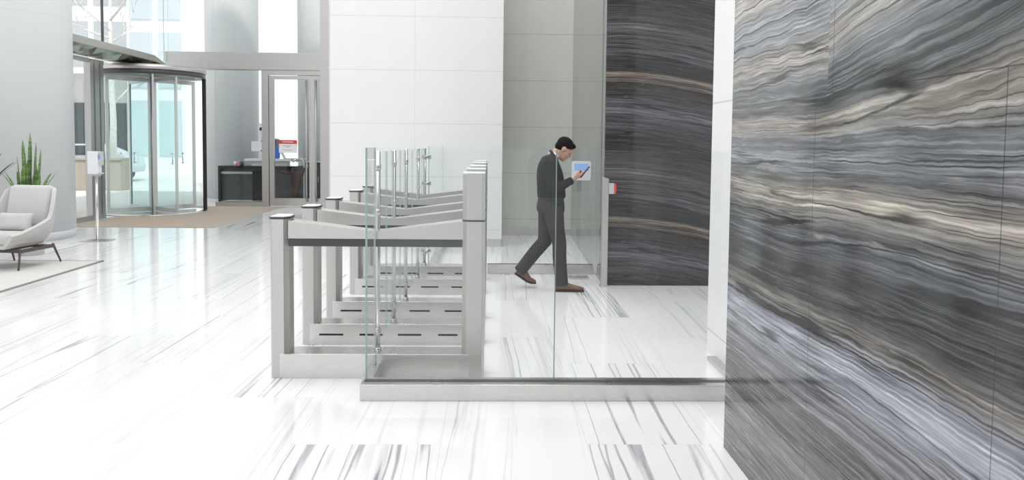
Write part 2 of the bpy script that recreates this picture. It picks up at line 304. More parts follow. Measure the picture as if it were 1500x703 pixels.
# ------------------------------------------------------------------ mesh building
class MB:
    def __init__(s): s.bm = bmesh.new(); s.mats = []
    def mi(s, m):
        if m is None: return 0
        if m not in s.mats: s.mats.append(m)
        return s.mats.index(m)
    def _faces(s, fs, m, smooth=False):
        i = s.mi(m)
        for f_ in fs: f_.material_index = i; f_.smooth = smooth
    def box(s, x0, x1, y0, y1, z0, z1, m=None, bev=0.0, seg=2):
        vs = [s.bm.verts.new((x, y, z)) for x in (x0, x1) for y in (y0, y1) for z in (z0, z1)]
        q = [(0, 1, 3, 2), (4, 6, 7, 5), (0, 4, 5, 1), (2, 3, 7, 6), (0, 2, 6, 4), (1, 5, 7, 3)]
        fs = [s.bm.faces.new([vs[i] for i in f_]) for f_ in q]
        s._faces(fs, m)
        if bev > 0:
            es = list({e for f_ in fs for e in f_.edges})
            rr = bmesh.ops.bevel(s.bm, geom=es, offset=bev, segments=seg, affect='EDGES', profile=0.5)
            s._faces(rr['faces'], m)
        return fs
    def prism(s, poly, axis, a0, a1, m=None, bev=0.0):
        """polygon extruded along an axis; poly in the two other axes, in order"""
        def mk(p, a):
            if axis == 'x': return (a, p[0], p[1])
            if axis == 'y': return (p[0], a, p[1])
            return (p[0], p[1], a)
        A = [s.bm.verts.new(mk(p, a0)) for p in poly]; B = [s.bm.verts.new(mk(p, a1)) for p in poly]
        n = len(poly); fs = [s.bm.faces.new(A), s.bm.faces.new(B[::-1])]
        for i in range(n): fs.append(s.bm.faces.new((A[i], B[i], B[(i+1) % n], A[(i+1) % n])))
        s._faces(fs, m)
        if bev > 0:
            es = list({e for f_ in fs for e in f_.edges})
            rr = bmesh.ops.bevel(s.bm, geom=es, offset=bev, segments=2, affect='EDGES', profile=0.5)
            s._faces(rr['faces'], m)
        return fs
    def ring_loft(s, rings, m=None, cap=True, closed=True, smooth=True):
        vr = [[s.bm.verts.new(p) for p in rg] for rg in rings]; fs = []
        n = len(vr[0])
        for a, b in zip(vr[:-1], vr[1:]):
            for i in range(n if closed else n-1):
                fs.append(s.bm.faces.new((a[i], a[(i+1) % n], b[(i+1) % n], b[i])))
        s._faces(fs, m, smooth)
        if cap:
            s._faces([s.bm.faces.new(vr[0][::-1]), s.bm.faces.new(vr[-1])], m)
    def tube(s, pts, rad, m=None, n=12, smooth=True):
        pts = [Vector(p) for p in pts]; rads = rad if isinstance(rad, (list, tuple)) else [rad]*len(pts)
        rings = []; prev = None
        for i, p in enumerate(pts):
            t = (pts[min(i+1, len(pts)-1)]-pts[max(i-1, 0)]).normalized()
            ref = prev if prev is not None else (Vector((0, 1, 0)) if abs(t.y) < 0.9 else Vector((1, 0, 0)))
            a = (ref - t*ref.dot(t)).normalized(); b = t.cross(a); prev = a
            rr = rads[i]; ra, rb = rr if isinstance(rr, tuple) else (rr, rr)
            rings.append([p + a*math.cos(k*2*math.pi/n)*ra + b*math.sin(k*2*math.pi/n)*rb for k in range(n)])
        s.ring_loft(rings, m, True, True, smooth)
    def lathe(s, prof, c=(0, 0), m=None, n=48, cap=True):
        s.ring_loft([[(c[0]+rr*math.cos(k*2*math.pi/n), c[1]+rr*math.sin(k*2*math.pi/n), z) for k in range(n)] for rr, z in prof], m, cap)
    def arc_wall(s, c, r0, r1, a0, a1, z0, z1, m=None, n=24):
        rings = []
        for k in range(n+1):
            a = a0+(a1-a0)*k/n; ca, sa = math.cos(a), math.sin(a)
            rings.append([(c[0]+r0*ca, c[1]+r0*sa, z0), (c[0]+r1*ca, c[1]+r1*sa, z0), (c[0]+r1*ca, c[1]+r1*sa, z1), (c[0]+r0*ca, c[1]+r0*sa, z1)])
        s.ring_loft(rings, m, True, True, False)
        for f_ in s.bm.faces: pass
    def ellipsoid(s, c, rx, ry, rz, m=None, rot=None, nu=20, nv=12):
        rings = []
        c = Vector(c)
        for j in range(1, nv):
            th = math.pi*j/nv
            rg = []
            for i in range(nu):
                ph = 2*math.pi*i/nu
                v = Vector((rx*math.sin(th)*math.cos(ph), ry*math.sin(th)*math.sin(ph), -rz*math.cos(th)))
                if rot is not None: v = rot @ v
                rg.append(c+v)
            rings.append(rg)
        s.ring_loft(rings, m, True)
    def build(s, name, mat=None, parent=None, off=(0, 0, 0), smooth_all=False):
        bmesh.ops.recalc_face_normals(s.bm, faces=s.bm.faces)
        me = bpy.data.meshes.new(name)
        if off != (0, 0, 0): bmesh.ops.translate(s.bm, verts=s.bm.verts, vec=-Vector(off))
        if smooth_all:
            for f_ in s.bm.faces: f_.smooth = True
        s.bm.to_mesh(me); s.bm.free()
        ms = s.mats if s.mats else [mat]
        for m in ms: me.materials.append(m if m is not None else mat)
        o = bpy.data.objects.new(name, me); col.objects.link(o)
        if parent is not None: o.parent = parent
        return o

def tag(o, label=None, cat=None, group=None, kind=None):
    for k, v in (('label', label), ('category', cat), ('group', group), ('kind', kind)):
        if v: o[k] = v
    return o
def root(name, loc, label, cat, group=None, rz=0.0):
    o = bpy.data.objects.new(name, None); o.empty_display_size = 0.1; col.objects.link(o)
    o.location = loc; o.rotation_euler = (0, 0, rz); return tag(o, label, cat, group)
def copy_tree(o, parent=None, skip=()):
    c = o.copy(); col.objects.link(c)
    if parent is not None: c.parent = parent
    for ch in list(o.children):
        if not any(ch.name.startswith(s_) for s_ in skip): copy_tree(ch, c, skip)
    return c
def struct(mb, name, mat, label=None):
    o = mb.build(name, mat); o['kind'] = 'structure'
    if label: o['label'] = label; o['category'] = name.split('_')[0]
    return o
def glass_box(x0, x1, y0, y1, z0, z1, thin, edge=None, glass=None):
    """a pane: faces across the thin axis are glass, the narrow sides show the green edge"""
    mb = MB(); fs = mb.box(x0, x1, y0, y1, z0, z1, glass or MT['glass'])
    e = mb.mi(edge or MT['glass_edge'])
    mb.bm.normal_update()
    for f_ in fs:
        n = f_.normal
        if abs(n[{'x': 0, 'y': 1}[thin]]) < 0.5 and n.z > -0.5: f_.material_index = e
    return mb

# ------------------------------------------------------------------ the setting
mb = MB(); mb.box(-9.2, 6.0, -5.0, 19.0, -0.2, 0.0); struct(mb, 'floor', MT['floor'], 'polished white marble floor with grey veins')
CE = 9.0
mb = MB(); mb.box(-9.2, 6.0, -5.0, 19.3, CE, CE+0.2); struct(mb, 'ceiling', MT['paint'], 'white lobby ceiling')
mb = MB(); mb.box(1.227, 1.665, -5.0, 3.965, 0, CE); struct(mb, 'wall_right', MT['marble_right'], 'polished grey banded marble wall at the right')
mb = MB(); mb.box(1.667, 2.10, 3.0, 5.868, 0, CE); struct(mb, 'wall_right_return', MT['white_side'], 'white panelled wall end behind the banded marble')
mb = MB(); mb.box(1.268, 6.0, 8.645, 8.95, 0, CE); struct(mb, 'wall_dark_marble', MT['marble_dark'], 'dark banded marble wall facing the turnstiles')
mb = MB(); mb.prism([(1.262, 8.647), (1.40, 13.5), (1.60, 13.5), (1.60, 8.647)], 'z', 0, CE); struct(mb, 'wall_side_marble', MT['marble_pale'], 'pale grey marble side wall of the recess')
mb = MB(); mb.box(0.17, 1.6, 13.40, 13.6, 0, CE); struct(mb, 'wall_recess', MT['recess'], 'pale green grey wall at the end of the recess')
mb = MB(); mb.box(-2.40, 0.185, 11.90, 13.6, 0.0, CE); struct(mb, 'wall_centre', MT['white_panel'], 'white panelled wall behind the turnstiles')
mb = MB(); mb.box(-2.41, 0.192, 11.885, 11.90, 0, 0.115); mb.box(0.185, 0.198, 11.885, 13.4, 0, 0.115); struct(mb, 'baseboard_centre', MT['steel_base'])
mb = MB(); mb.box(0.185, 1.42, 13.385, 13.40, 0, 0.115); struct(mb, 'baseboard_recess', MT['steel_base'])
mb = MB(); mb.box(5.8, 6.0, 3.0, 9.0, 0, CE); struct(mb, 'wall_lobby_end', MT['paint'])
mb = MB(); mb.box(-4.07, -3.86, 18.95, 19.25, 0, CE); struct(mb, 'trim_1', MT['steel'], 'steel jamb at the right end of the glass doors')
mb = MB(); mb.box(-3.86, -1.0, 18.95, 19.25, 0, CE); struct(mb, 'wall_door_side', MT['paint'])
# steel header above the doors
mb = MB(); mb.box(-7.74, -4.07, 18.98, 19.22, 3.27, 3.68, bev=0.006); struct(mb, 'trim_2', MT['steel_h'], 'steel header beam above the glass doors')
mb = MB(); mb.box(-9.4, -9.2, -5.0, 6.5, 0, CE); struct(mb, 'blocking_wall_left', MT['paint'])  # unseen wall, added to cut the daylight on the left floor
# near column and its base ring
CX, CY, CR = -7.66, 12.55, 1.0
mb = MB(); mb.lathe([(CR, 0.0), (CR, 3.33), (CR, CE)], (CX, CY), n=96)
o = struct(mb, 'column_1', MT['column'], 'thick pale grey round column behind the lounge chair')
mb = MB(); mb.lathe([(CR+0.004, 0), (CR+0.004, 0.125), (CR+0.001, 0.13)], (CX, CY), n=96); struct(mb, 'baseboard_column', MT['column'])
mb = MB(); mb.lathe([(0.72, -0.03), (0.72, 12)], (-7.3, 22.5), n=64); struct(mb, 'column_2', MT['column'], 'pale round column outside the glass doors')
mb = MB(); mb.lathe([(0.62, -0.03), (0.62, 12)], (-4.95, 23.0), n=64); struct(mb, 'column_3', MT['column'], 'pale round column outside beside the steel jamb')
# street side facade: mullions, transom rails and glass
FX = -7.72
mb = MB()
for y0, y1 in ((15.34, 15.46), (15.52, 15.68), (15.74, 15.86)): mb.box(FX-0.07, FX+0.05, y0, y1, 0, 3.1)
mb.box(FX-0.05, FX+0.04, 13.6, 15.9, 0, 0.10); mb.box(FX-0.05, FX+0.04, 13.6, 15.9, 3.05, 3.12)
struct(mb, 'trim_3', MT['steel'], 'steel mullions beside the revolving door')
mb = glass_box(FX-0.01, FX+0.01, 13.6, 15.36, 0.1, 3.05, 'x'); struct(mb, 'window_1', MT['glass'])
mb = glass_box(FX-0.01, FX+0.01, 13.6, 18.9, 3.45, CE, 'x'); struct(mb, 'window_2', MT['glass'])
mb = MB(); mb.box(FX-0.02, FX+0.02, 15.93, 15.97, 3.45, CE); struct(mb, 'trim_4', MT['dark'])
mb = glass_box(-7.7, -4.07, 19.08, 19.10, 3.68, CE, 'y'); struct(mb, 'window_3', MT['glass'])
mb = glass_box(-6.6, -5.49, 19.08, 19.10, 0.10, 3.27, 'y'); struct(mb, 'window_4', MT['glass'])
mb = MB(); mb.box(-6.6, -5.48, 19.03, 19.15, 0, 0.10); struct(mb, 'trim_5', MT['steel_h'])
# folded steel canopy above the revolving door
mb = MB()
A, B = 13.7, 17.15
top_o = lambda y: (-7.2, y, 3.385); fas = lambda y: (-7.2, y, 3.255); inn = lambda y: (-7.78, y, 3.16)
def tri(*p): mb._faces([mb.bm.faces.new([mb.bm.verts.new(q) for q in p])], MT['bronze'])
tri(top_o(A), top_o(B), fas(B), fas(A)); tri(top_o(A), (-7.78, A, 3.385), (-7.78, B, 3.385), top_o(B))
ys = [A + (B-A)*k/7 for k in range(8)]
for a_, b_ in zip(ys[:-1], ys[1:]):
    mid = (a_+b_)/2
    pk = (-7.42, mid, 3.15); 
    tri(fas(a_), fas(b_), pk); tri(fas(a_), pk, inn(a_)); tri(fas(b_), inn(b_), pk); tri(inn(a_), pk, inn(b_))
tri(top_o(B), (-7.78, B, 3.385), inn(B+0.0)); tri(top_o(B), inn(B), (-7.05, B+0.45, 3.16)); tri(top_o(B), (-7.05, B+0.45, 3.16), fas(B)); tri(fas(B), (-7.05, B+0.45, 3.16), inn(B))
o = mb.build('entrance_canopy', MT['bronze']); tag(o, 'folded olive steel canopy with faceted underside above revolving door', 'canopy')

# ------------------------------------------------------------------ turnstiles
TX = -0.735
def make_turnstile():
    t = root('turnstile', (TX, 5.245, 0), 'x', 'turnstile', 'steel turnstiles in the row')
    S, SH = MT['steel'], MT['steel_h']
    mb = MB(); mb.prism([(-0.70, -0.085), (-0.688, -0.098), (-0.612, -0.098), (-0.583, -0.055), (-0.583, 0.055), (-0.612, 0.098), (-0.688, 0.098), (-0.70, 0.085)], 'z', 0, 1.056, bev=0.002)
    mb.build('end_post', S, t)
    mb = MB(); mb.prism([(-0.706, -0.09), (-0.692, -0.104), (-0.608, -0.104), (-0.575, -0.056), (-0.575, 0.056), (-0.608, 0.104), (-0.692, 0.104), (-0.706, 0.09)], 'z', 1.056, 1.070, bev=0.002)
    c = mb.build('end_cap', MT['dark'], t)
    mb = MB(); mb.prism([(-0.700, -0.085), (-0.690, -0.099), (-0.610, -0.099), (-0.581, -0.055), (-0.581, 0.055), (-0.610, 0.099), (-0.690, 0.099), (-0.700, 0.085)], 'z', 1.070, 1.0735)
    mb.build('cap_plate', MT['white_plastic'], c)
    mb = MB(); mb.box(-0.642, 0.607, -0.101, 0.101, 0.0, 0.163, bev=0.003); mb.build('base', MT['steel_base'], t)
    mb = MB(); mb.prism([(-0.59, 1.046), (-0.06, 0.980), (0.02, 0.980), (0.565, 1.052), (0.565, 0.926), (-0.59, 0.926)], 'y', -0.075, 0.075, bev=0.003); mb.build('top_rail', SH, t)
    mb = MB(); mb.box(-0.585, 0.562, -0.062, 0.062, 0.874, 0.926); mb.build('sensor_strip', MT['dark'], t)
    plan = [(0.557, -0.070), (0.586, -0.098), (0.690, -0.098), (0.706, -0.082), (0.706, 0.082), (0.690, 0.098), (0.586, 0.098), (0.557, 0.070)]
    mb = MB(); mb.prism(plan, 'z', 0, 1.049, bev=0.002); mb.build('reader_post', S, t)
    mb = MB(); mb.prism([(x*1.0+(0.002 if x > 0.6 else -0.002), y*1.02) for x, y in plan], 'z', 1.049, 1.058); mb.build('joint_gasket', MT['dark'], t)
    mb = MB(); mb.prism(plan, 'z', 1.058, 1.362, bev=0.002); h = mb.build('reader_head', S, t)
    mb = MB(); mb.prism(plan, 'z', 1.362, 1.372, bev=0.003); mb.build('head_cap', MT['white_plastic'], h)
    mb = MB(); mb.tube([(-0.012, 0, 0.163), (-0.012, 0, 1.505)], 0.018, n=20); mb.lathe([(0.026, 0.163), (0.026, 0.180), (0.02, 0.185)], (-0.012, 0), n=20); tb = mb.build('hinge_tube', MT['tube'], t)
    for z in (0.30, 1.10, 1.40):
        mb = MB(); mb.lathe([(0.022, z-0.018), (0.022, z+0.018)], (-0.012, 0), n=16); mb.build('hinge_clamp', S, tb)
    for a, b in ((-0.57, -0.385), (-0.26, -0.085), (0.035, 0.215), (0.345, 0.495)):
        mb = MB(); mb.box(a, b, -0.1025, -0.099, 0.073, 0.088); mb.build('vent_slot', MT['slot'], t)
    return t
def wing(t, y0, y1):
    mb = glass_box(-0.018, -0.006, min(y0, y1), max(y0, y1), 0.21, 1.50, 'x'); mb.build('glass_wing', MT['glass'], t)
TY = [5.245, 6.115, 6.985, 8.15, 9.0]
TL = ['nearest stainless turnstile with a plain slotless base, beside the glass screen',
      'stainless turnstile with slotted base, second from the camera in the row',
      'stainless turnstile with slotted base, third and middle of the row of five',
      'stainless turnstile with slotted base, fourth in the row beyond the wide lane',
      'farthest stainless turnstile in the row, nearest the white panelled wall']
T0 = make_turnstile(); TS = [T0]
for i in range(1, 5):
    c = copy_tree(T0); c.location.y = TY[i]; TS.append(c)
for ch in [c for c in T0.children if c.name.startswith('vent_slot')]: bpy.data.objects.remove(ch, do_unlink=True)
for i, t in enumerate(TS):
    t['label'] = TL[i]
    if i < 4: wing(t, 0.024, (TY[i+1]-TY[i])/2-0.012)
    if i > 0: wing(t, -0.024, -(TY[i]-TY[i-1])/2+0.012)

# ------------------------------------------------------------------ glass barriers
b = root('glass_barrier', (0.45, 4.77, 0), 'clear glass screen on a steel floor rail in front of the nearest turnstile', 'barrier', 'glass barriers around the turnstiles')
O = (0.45, 4.77, 0)
mb = MB(); mb.box(-0.775, 1.667, 4.69, 4.85, 0, 0.100, bev=0.004); mb.build('base_rail', MT['steel_base'], b, O)
mb = MB(); mb.box(-0.76, 1.667, 4.752, 4.798, 0.099, 0.102); mb.build('gasket', MT['dark'], b, O)
mb = MB(); mb.box(-0.785, -0.715, 4.85, 5.14, 0, 0.100, bev=0.003); mb.build('base_rail', MT['steel_base'], b, O)
glass_box(-0.752, 0.4035, 4.770, 4.782, 0.10, 1.530, 'y').build('glass_panel', MT['glass'], b, O)
glass_box(0.4095, 1.665, 4.770, 4.782, 0.10, 1.530, 'y').build('glass_panel', MT['glass'], b, O)
mb = MB(); mb.box(0.4037, 0.4093, 4.7695, 4.7825, 0.10, 1.530); mb.build('panel_seam', MT['seam'], b, O)
glass_box(-0.756, -0.744, 4.784, 5.13, 0.10, 1.530, 'x').build('glass_panel', MT['glass'], b, O)
mb = MB(); mb.box(1.60, 1.667, 4.85, 5.62, 0, 0.03); mb.build('floor_channel', MT['steel_base'], b, O)

O = (0.25, 9.42, 0)
b = root('glass_barrier', O, 'clear glass screen on a steel floor rail behind the walking man', 'barrier', 'glass barriers around the turnstiles')
mb = MB(); mb.box(-0.02, 1.255, 9.38, 9.46, 0, 0.114, bev=0.004); mb.build('base_rail', MT['steel_base'], b, O)
mb = MB(); mb.box(-0.02, 1.255, 9.408, 9.432, 0.114, 0.119); mb.build('gasket', MT['dark'], b, O)
glass_box(-0.02, 0.255, 9.414, 9.426, 0.114, 1.53, 'y').build('glass_panel', MT['glass'], b, O)
glass_box(0.262, 1.255, 9.414, 9.426, 0.114, 1.53, 'y').build('glass_panel', MT['glass'], b, O)
O = (-0.71, 10.4, 0)
b = root('glass_barrier', O, 'green-tinted glass screen between the farthest turnstile and the white wall', 'barrier', 'glass barriers around the turnstiles')
mb = MB(); mb.box(-0.75, -0.67, 9.12, 11.86, 0, 0.10, bev=0.003); mb.build('base_rail', MT['steel_base'], b, O)
glass_box(-0.716, -0.704, 9.14, 11.84, 0.10, 1.53, 'x', glass=MT['glass_green']).build('glass_panel', MT['glass'], b, O)
for z in (0.30, 1.09, 1.40):
    mb = MB(); mb.tube([(-0.745, 9.03, z), (-0.70, 9.18, z)], 0.020, n=12); mb.tube([(-0.73, 9.18, z), (-0.69, 9.18, z)], 0.03, n=16); mb.build('glass_clamp', MT['chrome'], b, O)

O = (1.27, 8.58, 0)
b = root('barrier_post', O, 'slim steel post standing at the corner of the dark marble wall', 'post')
mb = MB(); mb.prism([(1.234, 1.215), (1.304, 1.195), (1.304, 0), (1.234, 0)], 'y', 8.545, 8.625, bev=0.004); mb.build('post', MT['steel'], b, O)
mb = MB(); mb.box(1.222, 1.316, 8.533, 8.637, 0, 0.014); mb.build('base_plate', MT['steel_base'], b, O)
O = (1.35, 8.58, 1.03)
b = root('emergency_button', O, 'small grey box with red face fixed to the slim steel post', 'alarm')
mb = MB(); mb.box(1.304, 1.362, 8.535, 8.625, 1.028, 1.145, bev=0.003); mb.build('housing', MT['grey_plastic'], b, O)
mb = MB(); mb.prism([(1.362, 1.030), (1.381, 1.033), (1.386, 1.087), (1.381, 1.140), (1.362, 1.145)], 'y', 8.53, 8.63, bev=0.003); mb.build('red_button', MT['red'], b, O)

# check-in tablet stand
O = (1.06, 9.10, 0)
b = root('tablet_stand', O, 'white check-in tablet with blue screen on a clear pedestal beside the man', 'kiosk')
def rrect(x0, x1, z0, z1, rr, n=6):
    p = []
    for cx, cz, a in ((x1-rr, z1-rr, 0), (x0+rr, z1-rr, 90), (x0+rr, z0+rr, 180), (x1-rr, z0+rr, 270)):
        for k in range(n+1):
            t = R(a+90*k/n); p.append((cx+rr*math.cos(t), cz+rr*math.sin(t)))
    return p
mb = MB(); mb.prism(rrect(0.952, 1.174, 1.150, 1.374, 0.022), 'y', 9.085, 9.112, bev=0.002); hd = mb.build('tablet', MT['white_plastic'], b, O)
mb = MB(); mb.box(0.980, 1.142, 9.0835, 9.0855, 1.262, 1.343); mb.build('screen', MT['screen'], hd, O)
mb = MB(); mb.prism(rrect(0.952, 1.172, 1.012, 1.19, 0.022), 'y', 9.094, 9.104); 
g_ = mb.mi(MT['glass'])
for f_ in mb.bm.faces: f_.material_index = mb.mi(MT['glass']) if abs(f_.normal.y) > 0.5 or len(f_.verts) > 6 else mb.mi(MT['white_plastic'])
mb.build('clear_bracket', None, b, O)
glass_box(1.015, 1.07, 9.105, 9.117, 0.012, 1.16, 'y', edge=MT['grey_plastic']).build('pedestal', MT['glass'], b, O)
mb = MB(); mb.box(0.93, 1.165, 9.02, 9.24, 0.0, 0.012, bev=0.003); mb.build('base_plate', MT['steel_base'], b, O)

# ------------------------------------------------------------------ entrance
RC = (-7.36, 17.35); RR = 1.06
O = (RC[0], RC[1], 0)
rv = root('revolving_door', O, 'glass revolving door drum with steel ring at the street entrance', 'door')
mb = MB(); mb.lathe([(RR+0.03, 0.009), (RR+0.03, 0.018), (RR-0.12, 0.02)], RC, n=72); mb.build('floor_ring', MT['chrome'], rv, O)
mb = MB(); mb.lathe([(RR+0.03, 3.02), (RR+0.05, 3.03), (RR+0.05, 3.12), (RR-0.05, 3.135)], RC, n=72); mb.build('top_ring', MT['steel_h'], rv, O)
mb = MB(); mb.lathe([(RR-0.02, 2.93), (RR+0.03, 2.93), (RR+0.03, 3.02), (RR-0.02, 3.02)], RC, n=72); mb.build('ceiling_disc', MT['dark'], rv, O)
ax = math.atan2(-RC[1], -RC[0])           # towards the camera
def pt(a, rr=RR): return (RC[0]+rr*math.cos(a), RC[1]+rr*math.sin(a))
for a0, a1 in ((ax-R(87), ax-R(0)), (ax+R(93), ax+R(180))):
    mb = MB(); mb.arc_wall(RC, RR-0.006, RR+0.006, a0, a1, 0.02, 2.93); mb.build('curved_glass', MT['glass_green'], rv, O)
for a, w, m in ((ax-R(88), 0.03, 'dark'), (ax+R(92), 0.045, 'black'), (ax+R(1), 0.022, 'steel'), (ax-R(178), 0.025, 'dark')):
    mb = MB(); p = pt(a); mb.tube([(p[0], p[1], 0.02), (p[0], p[1], 2.94)], w, n=8, smooth=False); mb.build('drum_post', MT[m], rv, O)
mb = MB(); mb.tube([(RC[0], RC[1], 0.02), (RC[0], RC[1], 2.93)], 0.035, n=16); mb.build('centre_shaft', MT['steel'], rv, O)
for k in range(4):
    a = ax + R(28+90*k)
    c_, s_ = math.cos(a), math.sin(a); n_ = Vector((-s_, c_, 0))
    def wb(r0, r1, z0, z1, th, m):
        mb = MB(); mb.box(r0, r1, -th, th, z0, z1)
        bmesh.ops.transform(mb.bm, matrix=Matrix.Translation((RC[0], RC[1], 0)) @ Matrix.Rotation(a, 4, 'Z'), verts=mb.bm.verts); return mb
    w = MB(); w.box(0.94, 1.00, -0.02, 0.02, 0.03, 2.90); w.box(0.04, 0.09, -0.02, 0.02, 0.03, 2.90); w.box(0.09, 0.94, -0.02, 0.02, 0.03, 0.13); w.box(0.09, 0.94, -0.02, 0.02, 2.82, 2.90)
    bmesh.ops.transform(w.bm, matrix=Matrix.Translation((RC[0], RC[1], 0)) @ Matrix.Rotation(a, 4, 'Z'), verts=w.bm.verts)
    wo = w.build('door_wing', MT['steel'], rv, O)
    wb(0.09, 0.94, 0.13, 2.82, 0.005, None).build('wing_glass', MT['glass_green'], wo, O)
    hb = MB(); hb.tube([(0.72, 0.05, 1.05), (0.72, 0.05, 1.30)], 0.012); hb.tube([(0.72, 0.0, 1.07), (0.72, 0.05, 1.07)], 0.008); hb.tube([(0.72, 0.0, 1.28), (0.72, 0.05, 1.28)], 0.008)
    bmesh.ops.transform(hb.bm, matrix=Matrix.Translation((RC[0], RC[1], 0)) @ Matrix.Rotation(a, 4, 'Z'), verts=hb.bm.verts)
    hb.build('push_bar', MT['chrome'], wo, O)

def swing_door(x0, x1, label, hx, mirror):
    O = ((x0+x1)/2, 19.1, 0)
    t = root('glass_door', O, label, 'door', 'double glass doors')
    wl, wr = (0.11, 0.05) if mirror == 1 else (0.05, 0.11)
    mb = MB(); mb.box(x0, x0+wl, 19.06, 19.14, 0.02, 3.14); mb.box(x1-wr, x1, 19.06, 19.14, 0.02, 3.14)
    mb.box(x0+wl, x1-wr, 19.06, 19.14, 0.02, 0.20); mb.box(x0+wl, x1-wr, 19.06, 19.14, 3.06, 3.14); mb.build('door_frame', MT['steel'], t, O)
    glass_box(x0+wl, x1-wr, 19.09, 19.11, 0.20, 3.06, 'y').build('door_glass', MT['glass'], t, O)
    mb = MB(); mb.tube([(hx, 18.99, 0.12), (hx, 18.99, 3.03)], 0.022)
    for z in (0.3, 1.6, 2.85): mb.tube([(hx, 18.99, z), (hx, 19.07, z)], 0.013)
    mb.build('pull_bar', MT['steel'], t, O)
swing_door(-5.31, -4.31, 'wide glass door leaf with red-headed notice and long pull bar', -4.41, 1)
swing_door(-4.29, -3.30+0.0, 'glass door leaf beside the steel jamb, partly hidden by the white wall', -4.18, -1)
mb = MB(); mb.box(-5.48, -5.32, 19.02, 19.18, 0, 3.27); mb.box(-5.32, -4.07, 19.02, 19.18, 3.16, 3.27); struct(mb, 'trim_6', MT['steel'], 'steel door frame jamb and head')
O = (-4.87, 19.07, 1.2)
b = root('door_notice', O, 'white paper notice with red heading band taped on glass door', 'sign')
mb = MB(); mb.box(-5.087, -4.653, 19.075, 19.079, 1.30, 1.605); mb.build('sheet', MT['paper'], b, O)
mb = MB(); mb.box(-5.087, -4.653, 19.071, 19.076, 1.515, 1.605); hb = mb.build('heading_band', MT['red'], b, O)
mb = MB()
x = -5.0
for w_ in (0.018, 0.012, 0.014, 0.02, 0.012, 0.012, 0.016, 0.012, 0.02, 0.012, 0.014, 0.012, 0.016, 0.012):
    mb.box(x, x+w_*0.72, 19.069, 19.072, 1.548, 1.548+0.026); x += w_*1.28
mb.build('heading_lettering', MT['paper'], hb, O)
mb = MB()
for z, a, c in ((1.46, -4.99, -4.78), (1.43, -4.92, -4.84), (1.36, -4.98, -4.78)):
    mb.box(a, c, 19.073, 19.0755, z, z+0.012)
mb.build('body_lettering', MT['ink'], b, O)

mb = MB(); mb.box(-7.6, -4.96, 14.2, 18.95, 0.0, 0.008, bev=0.003); o = mb.build('entrance_mat', MT['mat']); tag(o, 'beige entrance mat in front of revolving door and glass doors', 'mat')

# security desk outside the glass and what stands on and behind it
O = (-6.4, 20.7, 0)
b = root('security_desk', O, 'long black desk standing behind the glass panel left of the door', 'desk')
mb = MB(); mb.box(-7.02, -5.0, 20.45, 21.15, 0.86, 0.93, bev=0.004); mb.build('desk_top', MT['black'], b, O)
mb = MB(); mb.box(-7.02, -6.95, 20.45, 21.15, 0, 0.86); mb.build('side_panel', MT['black'], b, O)
mb = MB(); mb.box(-5.10, -5.0, 20.45, 21.15, 0, 0.86); mb.build('side_panel', MT['black'], b, O)
mb = MB(); mb.box(-6.95, -5.1, 20.55, 20.58, 0.04, 0.86); mb.build('front_panel', MT['dark'], b, O)
mb = MB(); mb.box(-6.95, -5.95, 20.50, 20.56, 0.72, 0.78); mb.build('rail', MT['steel_h'], b, O)
mb = MB(); mb.box(-6.15, -5.9, 20.48, 21.0, 0.03, 0.80); mb.build('drawer_block', MT['black'], b, O)
mb = MB(); mb.box(-6.42, -5.22, 20.68, 21.12, 1.05, 1.11, bev=0.005); mb.box(-6.25, -5.32, 20.75, 21.05, 0.93, 1.05); o = mb.build('transaction_shelf', MT['white_plastic']); tag(o, 'white raised counter shelf standing on the black desk', 'shelf')
mb = MB(); mb.lathe([(0.035, 0.93), (0.045, 1.04), (0.04, 1.04), (0.03, 0.94)], (-6.62, 20.6), n=20); o = mb.build('paper_cup', MT['paper']); tag(o, 'white paper cup at the left on the black desk', 'cup')
mb = MB(); mb.box(-6.575, -6.50, 20.57, 20.64, 0.93, 1.035, bev=0.004); o = mb.build('pink_box', MT['pink']); tag(o, 'small pink box between white cup and dark pot on desk', 'box')
mb = MB(); mb.lathe([(0.04, 0.93), (0.042, 1.04), (0.034, 1.04), (0.032, 0.95)], (-6.44, 20.6), n=20); o = mb.build('pen_pot', MT['dark']); tag(o, 'dark round pen pot on the black desk beside the pink box', 'pot')
O = (-5.35, 20.9, 1.11)
b = root('laptop', O, 'open grey laptop on white raised counter behind door notice', 'laptop')
mb = MB(); mb.box(-5.42, -5.0, 20.75, 21.0, 1.11, 1.13, bev=0.004); mb.build('keyboard_base', MT['grey_plastic'], b, O)
mb = MB(); mb.prism([(-5.42, 1.13), (-5.41, 1.13), (-5.52, 1.34), (-5.53, 1.34)], 'y', 20.75, 21.0); mb.build('screen_lid', MT['grey_plastic'], b, O)
O = (-5.26, 21.6, 0)
b = root('office_chair', O, 'dark office chair with blue jacket behind the white counter', 'chair')
mb = MB(); mb.box(-5.50, -5.02, 21.35, 21.85, 0.48, 0.56, bev=0.03); mb.build('seat', MT['black'], b, O)
mb = MB(); mb.prism([(-5.52, 0.62), (-5.44, 0.62), (-5.36, 1.62), (-5.44, 1.66)], 'y', 21.4, 21.8, bev=0.01); mb.build('backrest', MT['dark'], b, O)
mb = MB(); mb.tube([(-5.26, 21.6, 0.08), (-5.26, 21.6, 0.50)], 0.03)
for k in range(5):
    a = R(72*k+10); mb.tube([(-5.26, 21.6, 0.12), (-5.26+0.28*math.cos(a), 21.6+0.28*math.sin(a), 0.05)], 0.022)
mb.build('swivel_base', MT['steel'], b, O)
